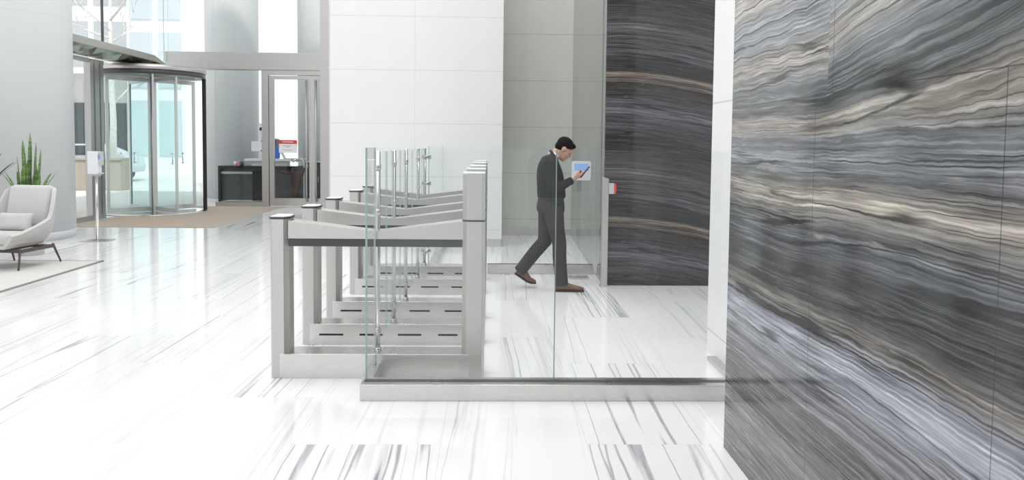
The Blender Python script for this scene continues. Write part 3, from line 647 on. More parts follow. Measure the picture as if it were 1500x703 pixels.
mb = MB(); mb.prism([(-5.58, 1.12), (-5.38, 1.10), (-5.36, 1.38), (-5.47, 1.36)], 'y', 21.36, 21.84, bev=0.015); mb.build('jacket', MT['blue_cloth'], b, O)
b.location.x -= 0.42
O = (-4.95, 20.0, 0)
b = root('side_chair', O, 'brown leather chair with curved arms seen through glass door', 'chair')
mb = MB(); mb.tube([(-5.3, 20.0, 0.80), (-5.1, 20.0, 0.76), (-4.9, 20.0, 0.78), (-4.68, 20.0, 0.90)], [(0.16, 0.03)]*4, n=10); mb.build('seat', MT['brown_cloth'], b, O)
for y in (19.82, 20.2):
    mb = MB(); mb.tube([(-4.95, y, 1.06), (-4.80, y, 1.14), (-4.70, y, 1.12), (-4.66, y, 0.92)], 0.018, n=8); mb.build('arm', MT['steel'], b, O)
for y in (19.86, 20.15):
    mb = MB(); mb.prism([(-4.98, 0.76), (-4.72, 0.86), (-4.86, 0.30), (-4.95, 0.0), (-4.99, 0.0)], 'y', y-0.02, y+0.02); mb.build('leg', MT['brown_cloth'], b, O)
O = (-4.75, 21.2, 0)
b = root('cabinet', O, 'black low cabinet behind the door pull bars', 'cabinet')
mb = MB(); mb.box(-4.92, -4.1, 21.0, 21.5, 0.03, 1.02, bev=0.005); mb.build('body', MT['black'], b, O)
for x0 in (-4.91, -4.52):
    mb = MB(); mb.box(x0, x0+0.38, 20.98, 21.0, 0.08, 0.98, bev=0.003); dr = mb.build('door', MT['dark'], b, O)
    mb = MB(); mb.box(x0+0.34, x0+0.355, 20.96, 20.98, 0.5, 0.65); mb.build('handle', MT['steel'], dr, O)
mb = MB(); mb.box(-4.93, -4.08, 20.97, 21.52, 1.02, 1.05); mb.build('top', MT['grey_plastic'], b, O)
# gauge-like wall intercom on a post seen by the jamb
O = (-6.0, 21.3, 0)
b = root('intercom_post', O, 'white intercom panel on thin post beside the door jamb', 'intercom')
mb = MB(); mb.box(-6.22, -6.08, 21.28, 21.34, 0, 2.05); mb.build('post', MT['white_plastic'], b, O)
mb = MB(); mb.box(-6.40, -5.92, 21.24, 21.28, 1.30, 1.57, bev=0.01); pn = mb.build('panel', MT['white_plastic'], b, O)
mb = MB(); mb.box(-6.02, -5.95, 21.235, 21.245, 1.42, 1.54); mb.box(-6.14, -5.93, 21.235, 21.245, 1.30, 1.34); mb.box(-6.14, -5.93, 21.235, 21.245, 1.56, 1.59); mb.build('buttons', MT['black'], pn, O)
mb = MB(); mb.box(-6.18, -6.10, 21.24, 21.28, 1.86, 1.94, bev=0.01); mb.build('camera_eye', MT['black'], b, O)

# sanitiser stand
O = (-6.06, 12.25, 0)
b = root('sanitizer_stand', O, 'white hand sanitizer dispenser on a slim pole beside the column', 'dispenser')
mb = MB(); mb.box(-6.24, -5.86, 12.08, 12.42, 0.0, 0.012, bev=0.004); mb.build('base_plate', MT['steel_base'], b, O)
mb = MB(); mb.tube([(-6.06, 12.25, 0.012), (-6.06, 12.25, 1.05)], 0.022, n=16); mb.build('pole', MT['chrome'], b, O)
mb = MB(); mb.box(-6.155, -5.99, 12.16, 12.29, 1.035, 1.385, bev=0.012); ho = mb.build('housing', MT['white_plastic'], b, O)
mb = MB(); mb.box(-6.02, -5.955, 12.17, 12.28, 1.17, 1.383, bev=0.006); mb.build('nozzle_housing', MT['grey_plastic'], ho, O)
mb = MB(); mb.box(-6.018, -5.96, 12.165, 12.171, 1.265, 1.335); mb.build('blue_sticker', MT['blue_label'], ho, O)
mb = MB(); mb.box(-6.03, -5.955, 12.17, 12.28, 1.035, 1.06, bev=0.004); mb.build('drip_tray', MT['grey_plastic'], ho, O)
mb = MB(); mb.box(-6.12, -6.0, 12.2, 12.28, 1.005, 1.036); mb.build('bracket', MT['steel'], b, O)

# ------------------------------------------------------------------ lounge corner
mb = MB(); mb.box(-9.1, -4.975, 5.0, 10.15, 0, 0.010); mb.box(-4.995, -4.958, 5.0, 10.17, 0, 0.012, MT['rug_edge']); mb.box(-9.1, -4.958, 10.14, 10.17, 0, 0.012, MT['rug_edge'])
mb.mats[0] = MT['rug'] if mb.mats and mb.mats[0] is None else mb.mats[0]
o = None
mats = mb.mats
if MT['rug'] not in mats:
    mats.insert(0, MT['rug'])
    fs = list(mb.bm.faces)
    for i, f_ in enumerate(fs): f_.material_index = 0 if i < 6 else 1
o = mb.build('rug', MT['rug']); tag(o, 'pale grey rug with dark bound edge under the lounge chair', 'rug')

CH = (-5.80, 9.72, 0.016)
b = root('lounge_chair', CH, 'light grey upholstered wing lounge chair on dark wooden legs', 'chair', rz=R(-7))
def chair_shell():
    mb = MB(); NU, NV = 44, 10
    W, RO = 0.335, 0.20
    def plan(u_):
        """u from -1 (front of one arm) round the back to 1; returns x, y (front is -y), outward normal"""
        L1 = 0.62; L2 = math.pi/2*RO; L3 = 2*(W-RO); tot = 2*L1+2*L2+L3
        s_ = (u_+1)/2*tot
        yb = 0.36
        if s_ < L1: return (-W, yb-RO-L1+s_, -1, 0)
        s_ -= L1
        if s_ < L2:
            a = s_/RO; return (-W+RO-RO*math.cos(a), yb-RO+RO*math.sin(a), -math.cos(a), math.sin(a))
        s_ -= L2
        if s_ < L3: return (-W+RO+s_, yb, 0, 1)
        s_ -= L3
        if s_ < L2:
            a = s_/RO; return (W-RO+RO*math.sin(a), yb-RO+RO*math.cos(a), math.sin(a), math.cos(a))
        s_ -= L2
        return (W, yb-RO-s_, 1, 0)
    def top(u_):
        a = abs(u_)
        if a < 0.34: return 0.945 - 0.02*(a/0.34)**3
        if a < 0.50: t = (a-0.34)/0.16; t = t*t*(3-2*t); return 0.925*(1-t)+0.575*t
        t = (a-0.50)/0.50; return 0.575-0.165*math.sin(t*math.pi/2)**1.2
    grid = []
    for i in range(NU+1):
        u_ = -1+2*i/NU; x, y, nx, ny = plan(u_); zt = top(u_); rg = []
        a = abs(u_)
        for k in range(NV+1):
            v = k/NV; z = 0.255+(zt-0.255)*v
            low = max(0.0, 1-v*(zt-0.255)/0.22)
            flare = 0.075*math.exp(-((a-0.56)/0.17)**2)*min(1, (z-0.255)/0.3) if a > 0.3 else 0
            pinch = -0.12*low**1.6
            rake = 0.13*max(0, (z-0.42))*(1 if a < 0.45 else max(0, 1-(a-0.45)/0.3))
            rg.append(mb.bm.verts.new((x+nx*(pinch+flare), y+ny*pinch+rake, z)))
        grid.append(rg)
    for i in range(NU):
        for k in range(NV):
            mb.bm.faces.new((grid[i][k], grid[i+1][k], grid[i+1][k+1], grid[i][k+1])).smooth = True
    # underside closes the shell
    bot = [g_[0] for g_ in grid]; mb.bm.faces.new(bot)
    return mb
so = chair_shell().build('shell', MT['chair'], b)
sm = so.modifiers.new('thick', 'SOLIDIFY'); sm.thickness = 0.045; sm.offset = -1
sb = so.modifiers.new('round', 'BEVEL'); sb.width = 0.015; sb.segments = 3; sb.limit_method = 'ANGLE'; sb.angle_limit = R(50)
def cushion(x0, x1, y0, y1, z0, z1, puff=0.03, bev=0.035):
    mb = MB(); mb.box(x0, x1, y0, y1, z0, z1, bev=bev, seg=4)
    return mb
def pillow(w, h_, t, n=16):
    mb = MB()
    for sgn in (1, -1):
        g_ = [[None]*(n+1) for _ in range(n+1)]
        for i in range(n+1):
            for j in range(n+1):
                u_, v_ = -1+2*i/n, -1+2*j/n
                e = (1-u_**4)*(1-v_**4)
                pin = 1-0.06*(1-abs(u_*v_))*(u_*u_+v_*v_)*0.8
                g_[i][j] = mb.bm.verts.new((u_*w/2*pin, sgn*t/2*e**0.6, v_*h_/2*pin))
        for i in range(n):
            for j in range(n):
                mb.bm.faces.new((g_[i][j], g_[i+1][j], g_[i+1][j+1], g_[i][j+1])).smooth = True
    bmesh.ops.remove_doubles(mb.bm, verts=mb.bm.verts, dist=0.0005)
    return mb
mb = cushion(-0.275, 0.275, -0.44, 0.20, 0.28, 0.43, bev=0.05)
for v in mb.bm.verts:
    v.co.z += -0.02*(v.co.y+0.1) + (0.018*(1-(v.co.x/0.275)**2) if v.co.z > 0.38 else 0)
mb.build('seat_cushion', MT['chair'], b, smooth_all=True)
mb = cushion(-0.285, 0.285, -0.075, 0.07, 0.0, 0.55, bev=0.065)
for v in mb.bm.verts:
    if v.co.y < 0: v.co.y -= 0.03*(1-(v.co.x/0.285)**2)*(1-((v.co.z-0.275)/0.28)**2)
bmesh.ops.transform(mb.bm, matrix=Matrix.Translation((0, 0.215, 0.43)) @ Matrix.Rotation(R(-13), 4, 'X'), verts=mb.bm.verts)
mb.build('back_cushion', MT['chair'], b, smooth_all=True)
mb = MB(); 
mb.box(-0.30, 0.30, -0.30, -0.25, 0.195, 0.23); mb.box(-0.30, 0.30, 0.22, 0.27, 0.195, 0.23); mb.box(-0.31, -0.26, -0.30, 0.27, 0.195, 0.23); mb.box(0.26, 0.31, -0.30, 0.27, 0.195, 0.23)
mb.box(-0.16, 0.16, -0.18, 0.18, 0.22, 0.27); mb.build('under_frame', MT['chair_leg'], b)
for sx in (-1, 1):
    for (yt, yb_) in ((-0.30, -0.37), (0.27, 0.38)):
        mb = MB(); mb.tube([(sx*0.29, yt, 0.24), (sx*0.315, yb_, 0.0)], [0.016, 0.011], n=10); mb.build('leg', MT['chair_leg'], b)
lp = pillow(0.46, 0.23, 0.15)
bmesh.ops.transform(lp.bm, matrix=Matrix.Rotation(R(-7), 4, 'Z') @ Matrix.Rotation(R(-20), 4, 'X'), verts=lp.bm.verts)
lo = lp.build('lumbar_pillow', MT['chair']); lo.location = (CH[0]+0.015, CH[1]-0.030, 0.552); tag(lo, 'small light grey lumbar pillow resting on the lounge chair', 'pillow')

def leaf_mesh(L, w, lean, az, bend=0.1, base=(0, 0, 0), th=0.004, n=10):
    mb = MB(); pts = []
    ca, sa = math.cos(az), math.sin(az)
    tw = random.uniform(-0.5, 0.5)
    A_, B_, C_, D_ = [], [], [], []
    for i in range(n+1):
        t = i/n; z = L*t*(1-0.5*bend*t*t); rr = lean*L*t + bend*L*t*t
        ww = w*(0.55+0.9*t-0.2*t*t)*(1-t**4)**0.8 + 0.001
        ang = az+math.pi/2+tw*t; cx, cy = base[0]+ca*rr, base[1]+sa*rr
        dx, dy = math.cos(ang)*ww/2, math.sin(ang)*ww/2; nx, ny = -math.sin(ang)*(th+ww*0.16), math.cos(ang)*(th+ww*0.16)
        pts.append([(cx-dx, cy-dy, base[2]+z), (cx+nx*0.6, cy+ny*0.6, base[2]+z), (cx+dx, cy+dy, base[2]+z), (cx+nx*0.6+math.sin(ang)*th, cy+ny*0.6-math.cos(ang)*th, base[2]+z)])
    mb.ring_loft(pts, None, True)
    return mb
def planter(O, rad, hgt, label, leafn, mat, spec, name='snake_plant'):
    b = root(name, O, label, 'plant')
    mb = MB(); mb.lathe([(rad*0.78, 0), (rad, hgt*0.95), (rad*1.02, hgt), (rad*0.92, hgt), (rad*0.90, hgt-0.06)], (0, 0), n=40); mb.build('pot', MT['pot'], b)
    mb = MB(); mb.lathe([(rad*0.91, hgt-0.08), (rad*0.91, hgt-0.05)], (0, 0), n=32); mb.build('soil', MT['soil'], b)
    for L, w, lean, az, bend, bx, by in spec:
        leaf_mesh(L, w, lean, az, bend, (bx, by, hgt-0.06)).build('leaf', mat, b)
sp = []
for dx, top_, w in ((0.015, 1.66, 0.075), (-0.03, 1.56, 0.085), (0.06, 1.52, 0.08), (0.10, 1.42, 0.075), (-0.06, 1.40, 0.09), (0.13, 1.44, 0.06), (-0.10, 1.33, 0.08), (0.0, 1.30, 0.10),
                    (0.04, 1.22, 0.10), (0.09, 1.20, 0.09), (-0.05, 1.18, 0.09), (0.155, 1.12, 0.07), (-0.14, 1.14, 0.07), (0.02, 1.08, 0.09)):
    sp.append((top_-0.56, w, 0.10*abs(dx)*6, 0.0 if dx > 0 else math.pi, 0.015, dx*0.7, random.uniform(-0.06, 0.06)))
for az in (-0.3, 0.2, 3.0, 3.4): sp.append((0.62, 0.05, 0.18, az, 0.22, 0.10*math.cos(az), 0.0))
planter((-6.21, 10.75, 0), 0.20, 0.62, 'tall upright snake plant in a pot behind the lounge chair', 14, MT['leaf'], sp)
sp2 = [(0.95, 0.05, 0.25, random.uniform(-0.5, 0.5) + k*1.1, 0.30, 0.03*math.cos(k), 0.03*math.sin(k)) for k in range(8)]
sp2 += [(1.25, 0.05, 0.16, 0.0, 0.10, 0, 0), (1.05, 0.06, 0.22, -0.15, 0.22, 0, 0), (0.9, 0.05, 0.3, 0.25, 0.25, 0, 0)]
planter((-6.98, 10.75, 0), 0.20, 0.50, 'dark-leaved plant whose leaf tips show at the left edge of the photo', 8, MT['leaf_dark'], sp2, 'dracaena_plant')

# ------------------------------------------------------------------ outside
mb = MB(); mb.box(-60, 6, 19.0, 80, -0.25, -0.03); mb.box(-60, -9.2, -10, 19.0, -0.25, -0.03); struct(mb, 'ground_street', MT['street'])
mb = MB(); mb.box(-19.0, -11.6, 25.0, 25.6, -0.03, 0.92, bev=0.02); mb.box(-19.0, -11.6, 24.95, 25.65, 0.92, 1.0, bev=0.01); o = mb.build('planter_wall', MT['planter']); tag(o, 'long beige stone planter wall outside the revolving door', 'planter')
def building(name, x0, x1, y0, y1, h_, nx, floors, fh, gmat, label, ground=True, wfrac=0.6, hfrac=0.55, gh=4.85, blank=0.0):
    O = ((x0+x1)/2, y0, 0)
    b = root(name, O, label, 'building', 'buildings across the street')
    mb = MB(); mb.box(x0, x1, y0, y1, gh if ground else -0.03, h_); mb.build('upper_wall', MT['building'], b, O)
    if ground:
        mb = MB(); mb.box(x0, x1, y0-0.2, y1, -0.03, gh); mb.build('ground_floor', MT['building_dark'], b, O)
        bw = (x1-x0)/nx
        for i in range(nx):
            mb = MB(); mb.box(x0+bw*(i+0.12), x0+bw*(i+0.88), y0-0.26, y0-0.19, 0.5, 3.4); mb.build('shop_window', MT['shop_glass'], b, O)
    if blank:
        mb = MB(); mb.box(x1, x1+blank, y0-0.05, y1, -0.03, h_); mb.build('blank_wall', MT['building'], b, O)
    bw = (x1-x0)/nx
    for j in range(floors):
        z0 = (gh if ground else 0.6)+j*fh+fh*(1-hfrac)/2
        for i in range(nx):
            xa = x0+bw*(i+(1-wfrac)/2)
            mb = MB(); mb.box(xa, xa+bw*wfrac, y0-0.06, y0+0.02, z0, z0+fh*hfrac)
            mb.build('window', gmat, b, O)
building('office_building', -30.0, -17.9, 40.0, 52, 22, 6, 4, 3.0, MT['pale_window'], 'pale building with dark street-level windows beyond the parked car', True, 0.85, 0.73)
building('glass_tower', -16.35, -13.81, 36.0, 50, 26, 2, 6, 3.05, MT['building_glass'], 'white building with pale blue windows above the entrance canopy', False, 0.79, 0.81, blank=2.6)
building('corner_building', -13.4, -1.4, 52.0, 66, 30, 6, 6, 4.4, MT['building_glass'], 'pale building glimpsed between the columns above the doors', False, 0.22, 0.6)
# parked car
O = (-15.9, 31.0, -0.03)
b = root('parked_car', O, 'silver car parked beyond the planter wall outside', 'car')
prof = [(-2.1, 0.35), (-2.15, 0.75), (-1.9, 0.92), (-1.1, 1.0), (-0.55, 1.42), (0.75, 1.45), (1.45, 1.05), (2.05, 0.95), (2.15, 0.6), (2.1, 0.35)]
mb = MB(); mb.prism(prof, 'y', -0.85, 0.85, bev=0.06); mb.build('body', MT['car'], b)
for sx in (-0.86, 0.86):
    mb = MB(); mb.prism([(-0.95, 1.0), (-0.5, 1.36), (0.7, 1.38), (1.2, 1.03)], 'y', sx-0.012, sx+0.012); mb.build('side_window', MT['shop_glass'], b)
for x in (-1.35, 1.35):
    for y in (-0.80, 0.80):
        mb = MB(); mb.tube([(x, y-0.10, 0.32), (x, y+0.10, 0.32)], 0.32, n=28); w_ = mb.build('wheel', MT['tyre'], b)
        mb = MB(); mb.tube([(x, y-0.11, 0.32), (x, y+0.11, 0.32)], 0.19, n=20); mb.build('hub_cap', MT['steel'], w_)
# bare street trees
def tree(O, h_, seed, label):
    rnd = random.Random(seed)
    b = root('bare_tree', O, label, 'tree', 'bare street trees')
    mb = MB(); mb.tube([(0, 0, 0), (0.05, 0, h_*0.3), (-0.02, 0.03, h_*0.6), (0.03, 0, h_)], [0.14, 0.11, 0.08, 0.03], n=8); mb.build('trunk', MT['bark'], b)
    mb = MB()
    def br(p, dr, L, rad, dep):
        q = p+dr*L; q2 = p+dr*L*0.5+Vector((rnd.uniform(-1, 1), rnd.uniform(-1, 1), rnd.uniform(-.3, .6)))*L*0.08
        mb.tube([p, q2, q], [rad, rad*0.8, rad*0.55], n=5)
        if dep:
            for _ in range(3):
                nd = (dr+Vector((rnd.uniform(-1, 1), rnd.uniform(-1, 1), rnd.uniform(-0.3, 0.8)))*0.75).normalized()
                br(p+dr*L*rnd.uniform(0.45, 1), nd, L*rnd.uniform(0.55, 0.75), rad*0.55, dep-1)
    for k in range(9):
        a = rnd.uniform(0, 6.28); z = h_*rnd.uniform(0.3, 0.95)
        br(Vector((0, 0, z)), Vector((math.cos(a), math.sin(a), rnd.uniform(0.3, 0.9))).normalized(), h_*0.22, 0.045, 2)
    mb.build('branches', MT['bark'], b)
tree((-12.9, 27.2, -0.03), 7.5, 3, 'bare pale tree seen through the revolving door glass')
tree((-18.4, 31.5, -0.03), 9.5, 5, 'bare pale tree whose branches cross above the canopy')

# ------------------------------------------------------------------ the walking man
PO = (0.66, 8.36, 0.0)
man = root('person', PO, 'man in charcoal sweater and trousers walking while looking at phone', 'person')
def dgmesh(o):
    dg = bpy.context.evaluated_depsgraph_get(); dg.update()
    me = bpy.data.meshes.new_from_object(o.evaluated_get(dg)); return me
def fuse(mb, name, mat, parent, off, voxel=0.008, smooth=4, fac=0.5):
    o = mb.build(name, mat, None, off)
    rm = o.modifiers.new('r', 'REMESH'); rm.mode = 'VOXEL'; rm.voxel_size = voxel; rm.use_smooth_shade = True
    s_ = o.modifiers.new('s', 'SMOOTH'); s_.iterations = smooth; s_.factor = fac
    me = dgmesh(o); o.modifiers.clear(); old = o.data; o.data = me; me.name = name
    bpy.data.meshes.remove(old)
    me.materials.clear(); me.materials.append(mat)
    for p in me.polygons: p.use_smooth = True; p.material_index = 0
    o.parent = parent
    return o
YC = 8.36
YR, YL = YC-0.20, YC+0.20          # near (right) and far (left) shoulder
def V(x, y, z): return Vector((x, y, z))
# head frame: up axis and face normal (head bowed towards the phone)
tilt = R(40)
HU = V(math.sin(tilt), 0, math.cos(tilt)); HN = V(math.cos(tilt), 0, -math.sin(tilt)); HS = V(0, 1, 0)
HC = V(0.790, YC, 1.512)
HM = Matrix((HN, HS, HU)).transposed()
def hp(n, s_, u_): return HC + HN*n + HS*s_ + HU*u_
body = MB()
body.ellipsoid(hp(-0.012, 0, 0.028), 0.092, 0.074, 0.088, rot=HM)
body.ellipsoid(hp(0.028, 0, -0.04), 0.062, 0.060, 0.075, rot=HM)
body.ellipsoid(hp(0.058, 0, -0.088), 0.026, 0.034, 0.026, rot=HM)          # chin
body.ellipsoid(hp(0.076, 0, 0.018), 0.018, 0.05, 0.012, rot=HM)            # brow
body.tube([hp(0.080, 0, 0.005), hp(0.098, 0, -0.022), hp(0.082, 0, -0.032)], [0.009, 0.013, 0.011], n=8)   # nose
body.ellipsoid(hp(0.080, 0, -0.055), 0.012, 0.024, 0.007, rot=HM); body.ellipsoid(hp(0.077, 0, -0.067), 0.012, 0.02, 0.007, rot=HM)
for sg in (-1, 1):
    body.ellipsoid(hp(-0.01, sg*0.076, -0.008), 0.020, 0.010, 0.032, rot=HM)   # ears
    body.ellipsoid(hp(0.050, sg*0.042, -0.03), 0.024, 0.022, 0.024, rot=HM)    # cheeks
body.tube([V(0.635, YC, 1.38), V(0.685, YC, 1.445), V(0.745, YC, 1.50)], [0.070, 0.060, 0.055], n=14)      # neck
body.tube([V(0.655, YC, 0.90), V(0.65, YC, 1.1), V(0.64, YC, 1.25), V(0.64, YC, 1.40)], [(0.13, 0.10), (0.13, 0.10), (0.15, 0.10), (0.10, 0.06)], n=16)
SR, ER, WR = V(0.615, YR, 1.372), V(0.660, YR-0.05, 1.095), V(0.862, YR+0.03, 1.190)
SL, EL, WL = V(0.615, YL, 1.372), V(0.600, YL+0.03, 1.09), V(0.665, YL+0.03, 0.86)
body.tube([V(0.62, YC, 1.36), SR, ER, WR], [0.05, 0.045, 0.035, 0.026], n=10)
body.tube([V(0.62, YC, 1.36), SL, EL, WL], [0.05, 0.045, 0.035, 0.026], n=10)
def hand(w, dirv, up, side, curl, scale=1.0):
    """palm, four bent fingers and a thumb; dirv along the hand, up = back of the hand, side = towards the thumb"""
    n0 = len(body.bm.verts)
    dv, uv, sv = dirv.normalized(), up.normalized(), side.normalized()
    for k, s_ in enumerate((-0.026, -0.009, 0.009, 0.026)):
        body.tube([w+sv*s_*0.6, w+dv*0.05+sv*s_*0.95, w+dv*0.088+sv*s_], [0.017, 0.0145, 0.012], n=8)
    for k, (s_, L) in enumerate(((-0.030, 0.058), (-0.010, 0.070), (0.010, 0.076), (0.030, 0.070))):
        p = w+dv*0.086+sv*s_; a = 0.0; pts = [p]
        for q, fr in enumerate((0.45, 0.30, 0.25)):
            a += curl[q]; p = p+(dv*math.cos(a)-uv*math.sin(a))*L*fr*scale; pts.append(p)
        body.tube(pts, [0.0098, 0.009, 0.0082, 0.0066], n=7)
    t0 = w+dv*0.028+sv*0.024
    body.tube([t0, t0+sv*0.026+dv*0.022-uv*0.012, t0+sv*0.034+dv*0.048-uv*0.028, t0+sv*0.026+dv*0.068-uv*0.040], [0.015, 0.012, 0.0105, 0.008], n=7)
    for v in list(body.bm.verts)[n0:]: v.co = w + (v.co-w)*1.16
# phone frame
PU = V(0.62, 0.0, 0.785).normalized(); PN = V(-0.785, 0, 0.62).normalized()
PC = V(0.998, YR+0.058, 1.276)
hand(WR, V(0.80, 0.22, 0.46), V(0.62, -0.25, -0.70), V(0.1, -0.92, 0.25), (0.35, 0.9, 0.7))
hand(WL, V(0.15, 0, -1), V(-0.6, 0.6, 0), V(0.8, 0.3, 0.1), (0.35, 0.4, 0.3))
HR, KR, AR = V(0.665, YC-0.09, 0.90), V(0.745, YC-0.095, 0.50), V(0.775, YC-0.095, 0.085)
HL, KL, AL = V(0.640, YC+0.09, 0.90), V(0.600, YC+0.11, 0.51), V(0.340, YC+0.12, 0.185)
body.tube([V(0.655, YC, 0.95), HR, KR, AR], [0.08, 0.065, 0.045, 0.036], n=10)
body.tube([V(0.655, YC, 0.95), HL, KL, AL], [0.08, 0.065, 0.045, 0.036], n=10)
bo = fuse(body, 'body', MT['skin'], man, PO, 0.0052, 3)
# hair: a cap that sits up and back, so the hairline falls across the brow
hr = MB()
hr.ellipsoid(hp(-0.022, 0, 0.046), 0.097, 0.081, 0.083, rot=HM)
hr.ellipsoid(hp(-0.050, 0, 0.005), 0.062, 0.072, 0.070, rot=HM)
hr.ellipsoid(hp(0.045, 0, 0.088), 0.040, 0.055, 0.026, rot=HM)
fuse(hr, 'hair', MT['hair'], bo, PO, 0.006, 3)
# sweater
sw = MB()
def ring_tube(mb, secs, n=24):
    rings = []
    for (x, y, z, a, bb, pw) in secs:
        rg = []
        for k in range(n):
            t = 2*math.pi*k/n; c_, s_ = math.cos(t), math.sin(t)
            rg.append((x+bb*math.copysign(abs(c_)**pw, c_), y+a*math.copysign(abs(s_)**pw, s_), z))
        rings.append(rg)
    mb.ring_loft(rings, None, True)
ring_tube(sw, [(0.660, YC, 0.995, 0.178, 0.146, 0.85), (0.660, YC, 1.02, 0.186, 0.152, 0.85), (0.655, YC, 1.10, 0.190, 0.150, 0.85), (0.645, YC, 1.20, 0.198, 0.146, 0.85),
    (0.637, YC, 1.28, 0.205, 0.136, 0.85), (0.630, YC, 1.345, 0.205, 0.118, 0.9), (0.632, YC, 1.395, 0.175, 0.095, 1), (0.645, YC, 1.435, 0.115, 0.074, 1), (0.665, YC, 1.452, 0.075, 0.060, 1)])
def limb(mb, pts, rads, n=14): mb.tube(pts, rads, n=n)
def arm(mb, S, E2, W):
    limb(mb, [S+V(0, 0.03*(1 if S.y < YC else -1), 0.02), S, S.lerp(E2, 0.45), E2+V(-0.012, 0, 0), E2.lerp(W, 0.25)+V(0, 0, -0.006), E2.lerp(W, 0.65), W.lerp(E2, 0.06)], [0.064, 0.070, 0.062, 0.056, 0.055, 0.046, 0.038])
arm(sw, SR, ER, WR); arm(sw, SL, EL, WL)
sw.tube([V(0.655, YC, 1.44), V(0.69, YC, 1.462)], [(0.082, 0.066), (0.072, 0.058)], n=18)
fuse(sw, 'sweater', MT['sweater'], bo, PO, 0.008, 3)
cf = MB(); dW = (WR-ER).normalized(); cf.tube([WR-dW*0.035, WR-dW*0.006], [0.042, 0.040], n=16); cf.build('sweater_cuff', MT['sweater'], bo, PO)
cl = MB()
rings = []
for (cx, cz, rr, rx) in ((0.664, 1.438, 0.074, 0.064), (0.686, 1.462, 0.072, 0.062), (0.698, 1.472, 0.067, 0.058)):
    ax_ = V(0.60, 0, 0.80); sd = V(0.80, 0, -0.60)
    rings.append([V(cx, YC, cz)+V(0, 1, 0)*rr*math.sin(2*math.pi*k/28)+sd*rx*math.cos(2*math.pi*k/28) for k in range(28)])
cl.ring_loft(rings, None, False)
co = cl.build('shirt_collar', MT['shirt'], bo, PO)
sd_ = co.modifiers.new('t', 'SOLIDIFY'); sd_.thickness = 0.006
# trousers
tr = MB()
ring_tube(tr, [(0.655, YC, 1.03, 0.160, 0.125, 0.9), (0.655, YC, 0.98, 0.172, 0.138, 0.9), (0.652, YC, 0.90, 0.182, 0.152, 0.9), (0.655, YC, 0.84, 0.178, 0.145, 0.9)])
def leg(H, K, A2, ra):
    limb(tr, [H+V(0, 0, 0.02), H.lerp(K, 0.25), H.lerp(K, 0.6), K, K.lerp(A2, 0.35)+V(-0.008, 0, 0), K.lerp(A2, 0.72)+V(-0.004, 0, 0), A2+(A2-K).normalized()*0.015], ra, n=18)
leg(HR, KR, AR, [0.112, 0.105, 0.086, 0.076, 0.074, 0.070, 0.070])
leg(HL, KL, AL, [0.112, 0.104, 0.088, 0.078, 0.074, 0.070, 0.068])
fuse(tr, 'trousers', MT['trousers'], bo, PO, 0.008, 3)
bl = MB(); ring_tube(bl, [(0.657, YC, 0.985, 0.178, 0.144, 0.9), (0.657, YC, 1.006, 0.178, 0.144, 0.9)]); bl.build('belt', MT['black'], bo, PO)
def shoe(heel, toe, y, pitch_toe):
    """heel and toe in the x-z plane; the sole bends at the ball"""
    mb = MB(); h_, t_ = V(heel[0], y, heel[1]), V(toe[0], y, toe[1])
    dv = (t_-h_); L = dv.length; dv.normalize(); up = V(-dv.z, 0, dv.x)
    ball = h_+dv*L*0.68
    dt = V(math.cos(pitch_toe), 0, math.sin(pitch_toe)); upt = V(-dt.z, 0, dt.x)
    secs = [(0.0, 0.026, 0.055), (0.04, 0.033, 0.078), (0.18, 0.036, 0.098), (0.34, 0.036, 0.100), (0.48, 0.040, 0.080), (0.62, 0.047, 0.062), (0.78, 0.048, 0.050), (0.92, 0.036, 0.040), (1.0, 0.014, 0.022)]
    rings, srings = [], []
    for t, w, hh in secs:
        if t <= 0.68: p = h_+dv*L*t; uu = up
        else: p = ball+dt*L*(t-0.68); uu = upt
        n = 16
        rg, sg = [], []
        for k in range(n):
            a = 2*math.pi*k/n; c_, s_ = math.cos(a), math.sin(a)
            rg.append(p+V(0, 1, 0)*w*c_*(1.0 if s_ < 0.2 else 0.9)+uu*(hh/2+hh/2*math.copysign(abs(s_)**0.8, s_)+0.012))
            sg.append(p+V(0, 1, 0)*(w+0.004)*c_+uu*(0.008+0.008*math.copysign(abs(s_)**0.5, s_)))
        rings.append(rg); srings.append(sg)
    mb.ring_loft(rings, None, True)
    o = mb.build('shoe', MT['shoe'], bo, PO)
    ss = o.modifiers.new('s', 'SUBSURF'); ss.levels = 1; ss.render_levels = 2
    mb = MB(); mb.ring_loft(srings, None, True)
    hp0 = h_+dv*0.0; hw = h_+dv*L*0.26
    mb.prism([(-0.033, 0), (0.033, 0), (0.036, 0.012), (-0.036, 0.012)], 'x', 0, 0.001) if False else None
    mb.build('sole', MT['sole'], o, PO)
shoe((0.700, 0.0), (1.015, 0.0), YC-0.095, 0.02)
shoe((0.275, 0.150), (0.500, 0.0), YC+0.12, R(-4))
# glasses
gm = MB()
for sg in (-1, 1):
    cpt = hp(0.090, sg*0.034, 0.002)
    gm.tube([cpt+HS*0.024*math.cos(k*math.pi/8)+HU*0.018*math.sin(k*math.pi/8) for k in range(17)], 0.0018, n=6)
    gm.tube([hp(0.088, sg*0.058, 0.008), hp(0.045, sg*0.078, 0.008), hp(-0.012, sg*0.083, 0.004)], 0.002, n=6)
gm.tube([hp(0.093, -0.011, 0.006), hp(0.097, 0, 0.008), hp(0.093, 0.011, 0.006)], 0.0018, n=6)
gm.build('glasses', MT['chrome'], bo, PO)
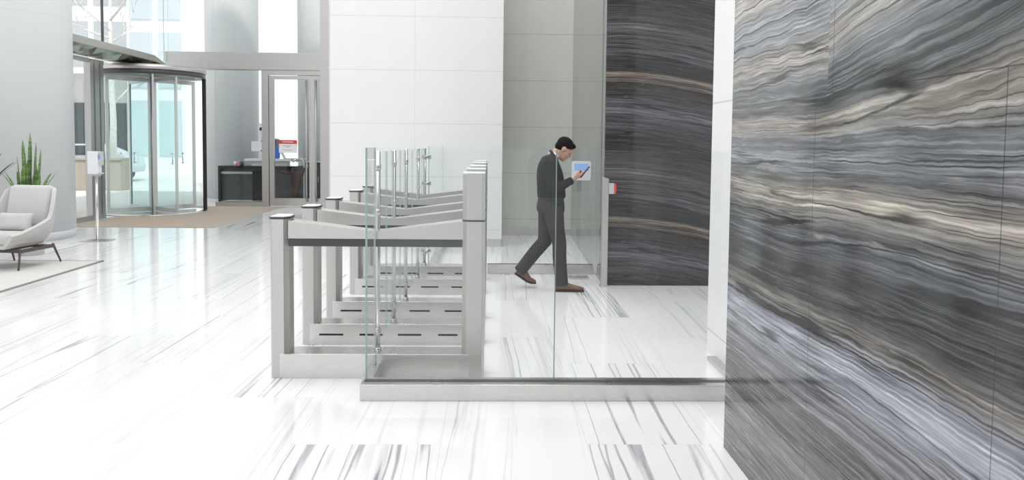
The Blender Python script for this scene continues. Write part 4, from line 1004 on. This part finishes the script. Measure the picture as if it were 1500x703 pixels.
# phone
ph = MB(); ph.box(-0.037, 0.037, -0.005, 0.005, -0.077, 0.077, bev=0.004)
PM = Matrix((V(0, 1, 0), PN, PU)).transposed().to_4x4()
bmesh.ops.transform(ph.bm, matrix=PM, verts=ph.bm.verts)
po = ph.build('mobile_phone', MT['black']); po.location = PC; tag(po, 'black mobile phone held up in the walking man\'s hand', 'phone')
sc_ = MB(); sc_.box(-0.033, 0.033, 0.0051, 0.0057, -0.070, 0.070); bmesh.ops.transform(sc_.bm, matrix=PM, verts=sc_.bm.verts); sc_.build('screen', MT['shop_glass'], po)

# ------------------------------------------------------------------ light
w = bpy.data.worlds.new('sky'); sc.world = w; w.use_nodes = True
nt = w.node_tree; bg = nt.nodes['Background']; bg.inputs[0].default_value = (0.93, 0.97, 1.0, 1); bg.inputs[1].default_value = 0.95
def area(name, loc, size, power, rot=(0, 0, 0), colr=(1, 0.985, 0.96)):
    l = bpy.data.lights.new(name, 'AREA'); l.shape = 'RECTANGLE'; l.size, l.size_y = size; l.energy = power; l.color = colr
    o = bpy.data.objects.new(name, l); col.objects.link(o); o.location = loc; o.rotation_euler = rot; return o
area('ceiling_fill', (-1.8, 4.0, CE-0.1), (5.0, 8.0), 400)  # large unseen area light, added to lift the lobby brightness
area('ceiling_fill', (-4.2, 12.0, CE-0.1), (4.0, 6.0), 160)  # unseen fill added over the entrance side
area('ceiling_fill', (3.4, 7.2, CE-0.1), (2.0, 2.0), 80)  # unseen fill added over the side corridor
area('ceiling_fill', (0.75, 11.6, CE-0.1), (0.9, 2.6), 125)  # fill light added to brighten the recess

sl = bpy.data.lights.new('sun', 'SUN'); sl.energy = 2.2; sl.angle = R(3); sl.color = (1, 0.97, 0.92)
so_ = bpy.data.objects.new('sun', sl); col.objects.link(so_)
so_.rotation_euler = V(-0.25, 0.62, -1.0).to_track_quat('-Z', 'Y').to_euler()
sc.view_settings.view_transform = 'Standard'; sc.view_settings.look = 'None'
sc.view_settings.gamma = 1.0; sc.view_settings.use_curve_mapping = False
sc.view_settings.exposure = 0.22
